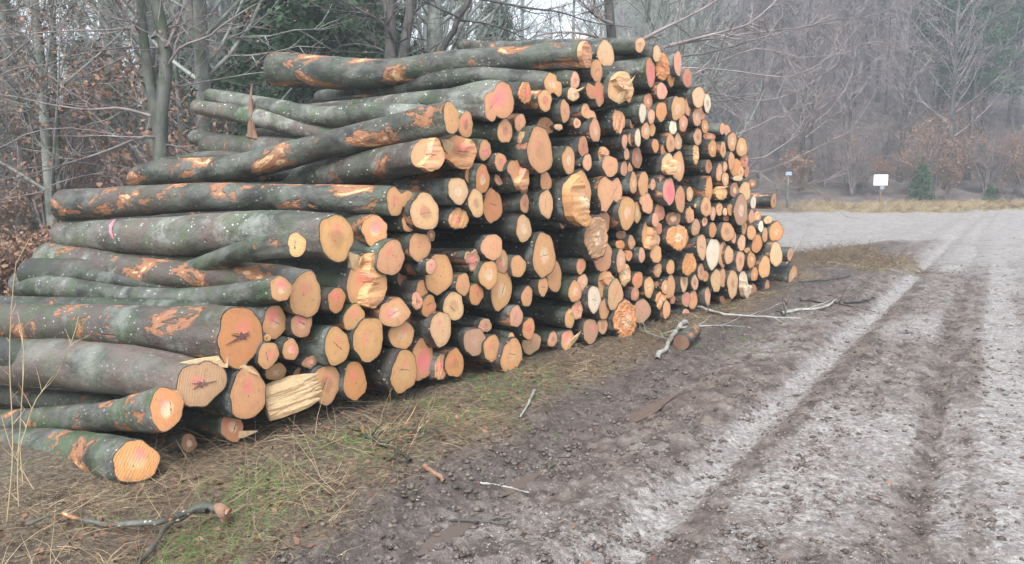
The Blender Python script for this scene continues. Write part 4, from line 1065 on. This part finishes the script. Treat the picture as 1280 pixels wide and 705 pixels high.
# hand-placed near trees: limbs follow the photograph at their own distance
def limb(pts, Y, r, g, dy=0.0):
    """pixel polyline on the tree's own distance, with some travel in depth"""
    n = 14; P = catmull(np.array([[a, b, 0] for a, b in pts], float), n); out = np.zeros((n, 3)); w = np.cumsum(g.normal(0, 0.05, n))
    for i in range(n): out[i] = at(P[i, 0], P[i, 1], Y+dy*i/(n-1)+w[i])
    return out
def near_tree(name, Y, trunks, limbs, label, mat, tmat, seed, leaves=0.0, n2=9, n3=5, group=None):
    g = np.random.default_rng(seed); tp = []
    b = at(trunks[0][0][0][0], trunks[0][0][0][1], Y) if trunks else at(limbs[0][0][0][0], limbs[0][0][0][1], Y)
    base = np.array([b[0], b[1], gz(b[0], b[1])-0.1])
    for pts, ra, rb in trunks:
        P = limb(pts, Y, ra, g, 0.0); P = P-base
        P = np.concatenate([[np.array([P[0][0], P[0][1], 0.0])], P]); r = np.concatenate([[ra*1.15], np.linspace(ra, rb, 14)])
        tp.append((P, r))
    tv = merge([tubes(P[None], r[None], 10) for P, r in tp])
    A, Ra = [], []
    for pts, r in limbs:
        dy = g.uniform(-1.2, 1.2); P = limb(pts, Y, r, g, dy)-base; A.append(P); Ra.append(r*(1-np.linspace(0, 0.85, 14))+0.002)
    A = np.array(A); Ra = np.array(Ra)
    B, Rb = grow(A, Ra, g, n2, 0.12, 1.0, 0.5, 1.7, 0.75, 0.02, 6, 0.5, 0.13, 0.0022, 0.4)
    C, Rc = grow(B, Rb, g, n3, 0.1, 1.0, 0.15, 0.65, 0.7, 0.01, 4, 0.6, 0.15, 0.0018, 0.3)
    r_ = empty(name, base); tag(r_, label, 'tree', group)
    mesh_obj('trunk', tv[0], tv[1], tmat, r_)
    for P, r in zip(A, Ra):
        V, F = tubes(P[None], r[None], 6); mesh_obj('limb', V, F, mat, r_)
    V, F = merge([tubes(B, Rb, 3), tubes(C, Rc, 3)]); kind(mesh_obj('twigs', V, F, mat, r_), 'stuff')
    if leaves:
        p = np.concatenate([C[:, 2], C[:, 3], B[:, 4]]); p = p[g.random(len(p)) < leaves]; p = np.repeat(p, 2, 0)+g.normal(0, 0.04, (len(p)*2, 3))
        V, F = cards(p, 0.024, g, 0.3); kind(mesh_obj('leaves', V, F, M['rust'], r_, False), 'stuff')
    return r_
near_tree('forked_tree', 13, [([(203, 230), (200, 150), (207, 90), (203, 40), (190, -20), (183, -90)], 0.135, 0.075), ([(200, 175), (193, 130), (184, 80), (177, 20), (172, -80)], 0.095, 0.055)],
    [([(190, 145), (150, 135), (110, 137), (60, 130), (25, 122), (-30, 112)], .028), ([(198, 172), (175, 172), (130, 190), (75, 207), (30, 220), (-20, 228)], .030), ([(180, 45), (162, 36), (130, 38), (60, 40), (0, 48)], .022),
     ([(205, 92), (225, 60), (262, 45), (280, 30), (320, 5), (350, -8)], .024), ([(190, 48), (205, 36), (225, 33), (240, 50)], .02), ([(203, 180), (230, 186), (245, 200), (262, 214)], .02), ([(172, 35), (158, 22), (150, 8), (138, -10)], .045),
     ([(205, 110), (240, 105), (290, 96), (335, 90), (380, 95)], .018), ([(198, 60), (150, 60), (90, 70), (40, 85), (-10, 80)], .02), ([(208, 60), (225, 20), (235, -20)], .03)],
    'mossy grey tree with two stems forking low, left of the log pile', M['twig'], M['trunkn'], 11, 0.22)
near_tree('slender_tree', 16, [([(74, 240), (70, 150), (67, 80), (66, 0), (64, -80)], 0.075, 0.045)],
    [([(70, 120), (50, 105), (25, 100), (-10, 85)], .015), ([(68, 60), (90, 40), (120, 25), (150, 0)], .015), ([(70, 160), (100, 150), (130, 155)], .012), ([(67, 30), (45, 12), (20, 5)], .015)],
    'slender straight grey tree left of the forked mossy tree', M['twig'], M['trunkn'], 12, 0.3)
near_tree('leaning_tree', 11.5, [([(-160, 330), (-140, 150), (-120, 0), (-110, -90)], 0.12, 0.08)],
    [([(-125, 20), (-60, 22), (0, 14), (40, 8), (75, -12)], .02), ([(-135, 110), (-60, 95), (0, 78), (40, 48), (60, 44)], .018), ([(-135, 150), (-50, 110), (0, 76), (42, 46)], .012), ([(-140, 160), (-50, 130), (0, 94), (30, 83), (60, 81)], .018),
     ([(-145, 230), (-70, 215), (0, 185), (40, 165), (90, 160), (150, 170)], .016), ([(-150, 280), (-80, 270), (0, 250), (50, 240), (80, 225), (130, 215)], .016), ([(-150, 250), (-60, 200), (0, 150), (22, 130)], .014)],
    'tree standing past the left edge with thin rusty-leaved boughs reaching in', M['twig'], M['trunkn'], 13, 0.35, 10, 6)
near_tree('twin_dark_tree', 14, [([(500, 130), (505, 60), (514, 10), (522, -60)], 0.10, 0.075), ([(488, 130), (489, 60), (486, 0), (483, -60)], 0.115, 0.09)],
    [([(503, 66), (490, 45), (478, 28), (450, 12), (425, -4)], .04), ([(489, 40), (491, 10), (493, -30)], .06), ([(500, 70), (450, 55), (420, 60), (405, 72)], .016), ([(486, 20), (470, 25), (440, 20), (400, 8), (370, 10)], .016), ([(512, 20), (532, 3), (550, -15)], .025)],
    'dark tree with two stems rising behind the crooked crowning log', M['twigd'], M['trunkd'], 14, 0.05)
near_tree('spreading_tree', 12.5, [([(548, 150), (551, 68), (566, 42), (572, 22), (590, -6), (600, -60)], 0.055, 0.04)],
    [([(566, 42), (540, 60), (520, 68)], .018), ([(575, 22), (552, 12), (532, 2), (510, -10)], .02), ([(570, 25), (610, 30), (650, 45), (680, 62)], .018), ([(590, -4), (660, 10), (700, 15), (740, 28), (790, 34)], .025)],
    'black crooked sapling rising behind the middle of the crowning log', M['twigd'], M['trunkd'], 15, 0.0, 7)
near_tree('overhanging_tree', 13.5, [([(780, 200), (770, 90), (762, 20), (758, -60)], 0.10, 0.07)],
    [([(768, 58), (750, 47), (710, 40), (670, 45), (643, 60)], .035), ([(768, 70), (821, 40), (862, 20), (890, 4), (915, -12)], .05), ([(772, 80), (837, 57), (914, 45), (951, 40), (1012, 33), (1050, 28)], .034), ([(837, 57), (914, 37), (939, 28), (971, 0), (985, -20)], .034),
     ([(770, 66), (860, 70), (960, 45), (1045, 24), (1093, 20), (1126, 8), (1154, -2)], .022), ([(775, 100), (880, 125), (931, 122), (955, 114), (971, 81), (985, 60)], .022), ([(775, 95), (840, 108), (900, 118), (955, 126), (1004, 110), (1045, 81)], .018),
     ([(780, 170), (880, 190), (943, 200), (988, 175), (1045, 130), (1069, 81)], .02), ([(780, 160), (870, 175), (930, 165), (960, 150), (1010, 130), (1050, 118)], .018), ([(765, 30), (745, 20), (720, -5)], .035), ([(780, 180), (880, 210), (950, 215), (1000, 195), (1060, 165), (1100, 150)], .018),
     ([(775, 120), (850, 100), (905, 75), (950, 60), (1000, 72), (1060, 66)], .016), ([(780, 185), (900, 235), (960, 238), (1010, 232), (1060, 215)], .014), ([(772, 90), (860, 85), (930, 90), (990, 96), (1060, 60), (1110, 50)], .018)],
    'low-branched tree hidden behind the pile, its boughs spreading right above the log ends', M['twig'], M['trunkd'], 16, 0.0, 11, 6)

# ------------------------------------------------------------------ sign, second sign, stump
def box(name, c, s, mat, parent=None, rot=None):
    x, y, z = s[0]/2, s[1]/2, s[2]/2; bv = min(x, y, z)*0.3
    V = []; 
    import bmesh
    bm = bmesh.new(); bmesh.ops.create_cube(bm, size=1); bmesh.ops.scale(bm, vec=s, verts=bm.verts); bmesh.ops.bevel(bm, geom=bm.edges[:], offset=bv, segments=2, affect='EDGES')
    me = bpy.data.meshes.new(name); bm.to_mesh(me); bm.free(); me.materials.append(mat); o = bpy.data.objects.new(name, me); COL.objects.link(o); o.location = c
    if rot: o.rotation_euler = rot
    if parent: o.parent = parent
    return o
def stake(name, h, r, mat, parent, wob=0.01, seed=1, x=0.0):
    g = np.random.default_rng(seed); P = np.zeros((1, 7, 3)); P[0, :, 2] = np.linspace(-0.05, h, 7); P[0, :, 0] = x+g.normal(0, wob, 7); V, F = tubes(P, np.full((1, 7), r)*(1+0.1*g.normal(size=(1, 7))), 8); return mesh_obj(name, V, F, mat, parent)
YS = 38.0; p = at(1101, 225, YS); zb = gz(p[0], YS)
sg = empty('sign', (p[0], YS, zb), (0, 0, R_(4))); tag(sg, 'small white rectangular board on a brown post on the verge beyond the crossing track', 'sign')
box('board', (0, 0, p[2]-zb), (0.68, 0.03, 0.50), M['white'], sg); box('lower_plate', (0.08, -0.004, p[2]-zb-0.36), (0.22, 0.03, 0.16), M['metal'], sg)
stake('post', p[2]-zb+0.2, 0.04, M['post'], sg).location = (0.05, 0.06, 0)
p = at(986, 217, 36); zb = gz(p[0], 36)
sg = empty('sign', (p[0], 36, zb), (0, 0, R_(-20))); tag(sg, 'small pale blue marker on a thin grey post among twigs right of the log pile', 'sign')
box('plate', (0, 0, p[2]-zb), (0.26, 0.03, 0.16), M['metal'], sg); stake('post', p[2]-zb, 0.05, M['trunk'], sg, 0.02).location = (-0.02, 0.07, 0)
def chunk(name, P, Q, r1, r2, mat, endmat, label, cat, seed, ecol=(0.2, 0.1, 0.07, 0)):
    g = np.random.default_rng(seed); P = np.array(P); Q = np.array(Q); n = 10
    L = P+(Q-P)*np.linspace(0, 1, n)[:, None]+g.normal(0, 0.004, (n, 3)); r = np.linspace(r1, r2, n)*(1+0.05*g.normal(size=n))
    base = (P+Q)/2; base[2] = min(P[2], Q[2])-min(r1, r2); o = empty(name, base); tag(o, label, cat)
    V, F = tubes((L-base)[None], r[None], 14); b_ = mesh_obj('bark', V, F, mat, o); b_.color = (0.6, 0.4, 0.9, 0.5)
    for k, (q, nm) in enumerate(((V[:14], 'cut_face'), (V[-14:], 'cut_face'))):
        c = q.mean(0); vs = [c]+list(q); fs = [(0, 1+(j+1) % 14, 1+j) for j in range(14)]
        fo = mesh_obj(nm, vs, fs, endmat, o, False); fo.color = ecol
    return o
x, y = (1251-640)/FPX*39, 39; chunk('tree_stump', (x, y, gz(x, y)-0.05), (x+.02, y, gz(x, y)+0.75), 0.45, 0.36, M['stump'], M['stump'], 'dark round tree stump on the verge right of the tiny green spruce', 'stump', 3)

# ------------------------------------------------------------------ fallen wood on the ground
def gpt(u, v, h=0.0):
    q = ground(u, v, 0.03+h); q = ground(u, v, gz(q[0], q[1])+h); return q
def stick(name, pts, r1, r2, mat, label, seed, subs=(), n2=0, cat='branch', hs_=None, tw=(0.15, 0.5)):
    g = np.random.default_rng(seed)
    P = np.array([gpt(a, b, r1+(hs_[i] if hs_ else 0.005)) for i, (a, b) in enumerate(pts)]); n = 16; P = catmull(P, n); P = P+g.normal(0, r1*0.25, P.shape)
    base = P[n//2].copy(); base[2] -= r1; o = empty(name, base); tag(o, label, cat)
    A = [(P-base, np.linspace(r1, r2, n)*(1+0.10*g.normal(size=n)))]
    for s_, rr in subs:
        Q = np.array([gpt(a, b, rr+h) for a, b, h in s_]); A.append((catmull(Q, n)-base, np.linspace(rr, rr*0.4, n)))
    V, F = tubes(A[0][0][None], A[0][1][None], 9); s0 = mesh_obj('stem', V, F, mat, o); s0.color = (0.8, 0.5, 1.1, 0.5)
    for a, r in A[1:]:
        V, F = tubes(a[None], r[None], 7); s1 = mesh_obj('side_branch', V, F, mat, o); s1.color = (0.8, 0.3, 1.1, 0.5)
    if n2:
        B, Rb = grow(np.array([a for a, _ in A]), np.array([r for _, r in A]), g, n2, 0.1, 1, tw[0], tw[1], 0.7, 0.02, 5, 0.45, 0.12, 0.0015)
        V, F = tubes(B, Rb, 4); kind(mesh_obj('twigs', V, F, mat, o), 'stuff')
    return o
st = stick('fallen_branch', [(285, 640), (255, 634), (215, 650), (165, 655), (110, 652), (70, 642), (36, 655)], 0.020, 0.008, M['bark'], 'dark curved fallen branch with a broken orange end lying in front of the lowest log', 21, hs_=[0.06, 0.07, .05, .03, .03, .04, .01])
kk = at(278, 645, gpt(278, 650)[1])
g = np.random.default_rng(3); P = np.array([gpt(268, 634, .09), gpt(280, 640, .07), gpt(282, 652, .02)]); P = catmull(P, 6)-np.array(st.location); V, F = tubes(P[None], np.array([[.018, .024, .03, .03, .026, .012]]), 7); V = V+g.normal(0, .004, V.shape); mesh_obj('broken_end', V, F, M['post'], st, False)
stick('fallen_branch', [(262, 636), (235, 642), (210, 658), (190, 685), (168, 712)], 0.014, 0.010, M['bark'], 'grey-green fallen branch curving toward the camera at the bottom left', 22, hs_=[0.07, .06, .04, .02, .01])
stick('fallen_branch', [(450, 531), (458, 545), (475, 553), (495, 561), (512, 575)], 0.014, 0.011, M['bark'], 'lichened broken branch with pale tip on the verge in front of the bottom-row logs', 23, [([(480, 556, .01), (500, 545, .05), (525, 540, .04)], .006), ([(497, 562, .0), (488, 585, .03), (476, 605, .0)], .006), ([(458, 543, .01), (500, 538, .03), (560, 536, .01)], .006)], 6)
stick('fallen_branch', [(856, 402), (846, 412), (838, 425), (830, 437), (820, 446)], 0.028, 0.02, M['twigp'], 'pale forked dead branch on the mud edge below the rough orange log end', 24, [([(848, 410, .04), (870, 408, .05), (905, 407, .02), (945, 410, 0)], .012), ([(838, 425, .03), (815, 418, .02), (795, 410, .01)], .010)], 5)
a = gpt(852, 428, .07); b_ = gpt(868, 412, .07); chunk('log_chunk', a, b_, 0.075, 0.07, M['bark'], M['post'], 'short brown piece of log lying behind the pale forked branch', 'log piece', 5)
stick('fallen_branch', [(872, 384), (905, 392), (950, 396), (1000, 398)], 0.018, 0.007, M['twigp'], 'long thin pale branch lying nearest the bottom of the right half of the pile', 25, [], 6)
stick('fallen_branch', [(1000, 374), (1040, 378), (1075, 376), (1100, 370)], 0.022, 0.008, M['twigd'], 'dark thin branch lying on the ground right of the lowest right-hand log', 26, [([(1040, 378, .02), (1070, 384, .03), (1095, 390, .01)], .010)], 6)
stick('fallen_branch', [(975, 392), (1005, 386), (1030, 384), (1045, 374)], 0.022, 0.010, M['twigp'], 'short pale crooked branch on the mud below the right end of the pile', 27, [([(982, 391, .02), (980, 380, .15), (978, 372, .3)], .010)], 4)
stick('fallen_branch', [(1000, 352), (1030, 350), (1062, 345)], 0.016, 0.008, M['twigd'], 'thin dark branch lying right beside the lowest right-hand log', 28, [], 5)
stick('fallen_branch', [(983, 330), (1000, 300), (1012, 272)], 0.012, 0.006, M['twigp'], 'bare pale twig standing up beside the cream end at the right corner', 29, [], 6, hs_=[0, .1, .15])
stick('stick', [(668, 488), (660, 505), (650, 522)], 0.010, 0.007, M['twigp'], 'short pale stick lying on the mud below the middle of the pile', 30)
stick('stick', [(560, 652), (590, 650), (635, 656)], 0.007, 0.005, M['twigd'], 'thin dark stick on the mud beside the puddle at the bottom centre', 31, [], 2)
stick('stick', [(600, 603), (630, 608), (662, 616)], 0.006, 0.004, M['twigp'], 'thin yellowish stick lying on the mud at lower centre', 32)
stick('stick', [(530, 583), (545, 592), (556, 602)], 0.014, 0.010, M['post'], 'reddish bark scrap on the mud just beyond the lichened broken branch', 33)

# ------------------------------------------------------------------ grass, litter, clods, pebbles
def in_view(n, rmin, rmax, g, half=37):
    th = np.radians(-half+2*half*g.random(n)); r = rmin*np.exp(g.random(n)*math.log(rmax/rmin)); return r*np.sin(th), r*np.cos(th)
def blades(name, X, Y, L, wd, mat, g, flat=0.8, seg=3):
    n = len(X); Z = gheight(X, Y, False); a = g.random(n)*6.28; el = (1-flat)*1.2*g.random(n)+0.05+0.25*g.random(n)*(1-flat)
    d = np.stack([np.cos(a)*np.cos(el), np.sin(a)*np.cos(el), np.sin(el)], 1); P = np.zeros((n, seg+1, 3)); P[:, 0] = np.stack([X, Y, Z], 1); cur = d.copy()
    for s in range(1, seg+1):
        cur = cur+g.normal(0, 0.22, (n, 3))+np.array([0, 0, -0.12*(s > 1)]); cur /= np.linalg.norm(cur, axis=1, keepdims=True); P[:, s] = P[:, s-1]+cur*(L/seg)[:, None]
    gr_ = gheight(P[..., 0], P[..., 1], False)+0.004; P[..., 2] = np.maximum(P[..., 2], gr_)
    R0 = wd[:, None]*np.linspace(1, 0.3, seg+1)[None]; V, F = tubes(P, R0, 3); o = mesh_obj(name, V, F, mat); kind(o, 'stuff'); return o
g = np.random.default_rng(77)
X, Y = in_view(190000, 2.9, 26, g); w, s_, fd, gr, li, dr, cr, n1, n2 = masks(X, Y)
dens = gr*(0.35+1.1*ss(-0.1, 0.2, fbm(X, Y, 1.6, 3)))*ss(-0.6, 0.05, fd)
k = g.random(len(X)) < dens*0.75; X1, Y1 = X[k], Y[k]; n = len(X1); h = np.hypot(X1, Y1); half = g.random(n) < 0.30
for nm, kk_, mt in (('dry_grass', half, M['straw']), ('ground_litter', ~half, M['strawd'])):
    m = kk_.sum(); o = blades(nm, X1[kk_], Y1[kk_], 0.035+0.15*g.random(m)**2.5, (0.0007+0.0012*g.random(m))*np.maximum(1, h[kk_]/5), mt, g, 0.85)
    tag(o, 'flattened dry straw on the verge in front of the log pile' if nm == 'dry_grass' else 'brown needles and stalks littering the verge by the pile', 'grass')
# upright stalks
X, Y = in_view(2600, 2.9, 14, g); w, s_, fd, gr, li, dr, cr, n1, n2 = masks(X, Y); k = (gr > 0.6) & (fd > -0.1) & (n1 > -0.05); m = k.sum()
o = blades('tall_stalks', X[k], Y[k], 0.18+0.3*g.random(m), np.full(m, 0.0016), M['straw'], g, 0.25, 4); tag(o, 'taller dry stalks standing on the verge', 'grass')
# green grass
X, Y = in_view(60000, 2.9, 22, g); w, s_, fd, gr, li, dr, cr, n1, n2 = masks(X, Y)
dens = np.clip(gr, 0, 1)*ss(0.16, 0.26, fbm(X+3, Y+9, 1.25, 3))
for (u, v, rr) in ((335, 612, .28), (215, 690, .32), (560, 515, .5), (905, 425, .5), (440, 560, .3), (630, 480, .5), (300, 650, .2)):
    q = ground(u, v); dens = dens+1.1*np.exp(-((X-q[0])**2+(Y-q[1])**2)/rr**2)*ss(0.0, 0.1, fbm(X, Y, 3, 2)+0.06)
k = g.random(len(X)) < dens*0.9*(fd > 0.0); m = k.sum(); h = np.hypot(X[k], Y[k])
o = blades('green_grass', X[k], Y[k], 0.03+0.07*g.random(m), 0.0011*np.maximum(1, h/5), M['green'], g, 0.35); tag(o, 'patches of green grass on the verge', 'grass')
# verge grass on the far side and on the mound
X = 5+35*g.random(26000); Y = 33.5+6*g.random(26000); k = (masks(X, Y)[3] > 0.5) & (X/Y > 0.39+0.05*g.normal(size=len(X))); m = k.sum()
o = blades('verge_grass', X[k], Y[k], 0.25+0.3*g.random(m), np.full(m, 0.008), M['straw'], g, 0.45); tag(o, 'pale dry grass on the verge beyond the crossing track', 'grass')
X = 6.2+0.8*g.normal(size=3800); Y = 15.3+1.9*g.normal(size=3800); k = masks(X, Y)[3] > 0.4; m = k.sum()
o = blades('tussock_grass', X[k], Y[k], 0.15+0.3*g.random(m), np.full(m, 0.0035), M['strawd'], g, 0.6); tag(o, 'brown dead grass tussock right of the pile end', 'grass')
def lumps(name, X, Y, sz, mat, g, sink=0.3, flat=0.6):
    n = len(X); Z = gheight(X, Y, False)
    o8 = np.array([[1, 0, 0], [0, 1, 0], [-1, 0, 0], [0, -1, 0], [0, 0, 1], [0, 0, -1]], float); T = np.array([[0, 1, 4], [1, 2, 4], [2, 3, 4], [3, 0, 4], [1, 0, 5], [2, 1, 5], [3, 2, 5], [0, 3, 5]])
    V = o8[None]*(0.6+0.7*g.random((n, 6, 1)))*sz[:, None, None]; V[..., 2] *= flat; V[..., 0] *= (0.8+0.7*g.random(n))[:, None]; a = g.random(n)*6.28; c, s = np.cos(a)[:, None], np.sin(a)[:, None]
    V = np.stack([V[..., 0]*c-V[..., 1]*s, V[..., 0]*s+V[..., 1]*c, V[..., 2]], -1)+np.stack([X, Y, Z+sz*sink*0.3], 1)[:, None]
    F = (T[None]+(np.arange(n)*6)[:, None, None]).reshape(-1, 3); o = mesh_obj(name, V.reshape(-1, 3), F, mat, None, name == 'mud_clods'); kind(o, 'stuff'); return o
X, Y = in_view(190000, 2.9, 16, g); w, s_, fd, gr, li, dr, cr, n1, n2 = masks(X, Y)
k = (g.random(len(X)) < (1-gr)*(1-li*0.65)*(0.3+0.9*ss(-.1, .15, fbm(X, Y, 3, 3)))*0.6) & (fd > 0); m = k.sum()
o = lumps('mud_clods', X[k], Y[k], 0.0025+0.020*g.random(m)**5, M['clod'], g); tag(o, 'small wet clods of churned mud beside the track', 'mud')
k = (g.random(len(X)) < (0.25+0.6*li)*(1-gr)*0.5) & (w > -1.1); m = k.sum()
o = lumps('pebbles', X[k], Y[k], 0.0018+0.006*g.random(m)**3, M['peb'], g, 0.0); tag(o, 'pale pebbles and gravel bits pressed into the track', 'gravel')
X, Y = in_view(24000, 2.9, 24, g); w, s_, fd, gr, li, dr, cr, n1, n2 = masks(X, Y); k = (g.random(len(X)) < 0.45*gr+0.012) & (fd > 0); X, Y = X[k], Y[k]
P = np.stack([X, Y, gheight(X, Y, False)+0.012], 1); V, F = cards(P, 0.017, g, 0.8); o = mesh_obj('fallen_leaves', V, F, M['leaf'], None, False); kind(o, 'stuff'); tag(o, 'scattered brown fallen leaves on verge and mud', 'leaves')
# thin dry stems close to the camera at the left
for q, (pts, lab) in enumerate((([(8, 660), (16, 560), (12, 440), (20, 330), (36, 300)], 'leftmost thin dry stem standing in front of the lower logs'), ([(28, 690), (22, 600), (26, 520), (30, 440), (22, 390)], 'thin straw-coloured stem second from the left edge in front of the lower logs'),
        ([(92, 705), (60, 640), (35, 600), (14, 560), (2, 520)], 'thin bent stalk arching over the grass at the bottom left'), ([(25, 560), (45, 500), (70, 470), (92, 420), (98, 395)], 'thin twig crossing in front of the grey-barked log at the far left'))):
    g = np.random.default_rng(300+q); Yd = 3.45+0.15*q; P = catmull(np.array([at(a, b, Yd+0.03*i) for i, (a, b) in enumerate(pts)]), 16); P0 = P[0].copy(); zb = gz(P0[0], P0[1]); P = np.concatenate([[[P0[0], P0[1], min(zb, P0[2]-.01)]], P]); base = P[0].copy()
    o = empty('dry_stem', base); tag(o, lab, 'dry plant'); A = (P-base)[None]; Ra = np.linspace(0.0035, 0.0015, 17)[None]; V, F = tubes(A, Ra, 5); mesh_obj('stem', V, F, M['straw'], o)
    B, Rb = grow(A, Ra, g, 7, 0.2, 1, 0.06, 0.25, 0.7, 0.03, 4, 0.6, 0.1, 0.0008); V, F = tubes(B, Rb, 3); kind(mesh_obj('twigs', V, F, M['straw'], o), 'stuff')

# ------------------------------------------------------------------ haze
HZ = 0.0027
V = [(-120, -20, -1.7), (170, -20, -1.7), (170, 128, -1.7), (-120, 128, -1.7), (-120, -20, 62), (170, -20, 62), (170, 128, 62), (-120, 128, 62)]
hm = bpy.data.materials.new('haze_air'); hm.use_nodes = True; t = hm.node_tree; t.nodes.clear(); oo = t.nodes.new('ShaderNodeOutputMaterial'); pv = t.nodes.new('ShaderNodeVolumePrincipled')
pv.inputs['Color'].default_value = (0.82, 0.90, 0.97, 1); pv.inputs['Density'].default_value = HZ; pv.inputs['Anisotropy'].default_value = 0.2; t.links.new(pv.outputs[0], oo.inputs['Volume'])
if HZ > 0: kind(mesh_obj('haze', V, [(0, 3, 2, 1), (4, 5, 6, 7), (0, 1, 5, 4), (1, 2, 6, 5), (2, 3, 7, 6), (3, 0, 4, 7)], hm, None, False), 'stuff')
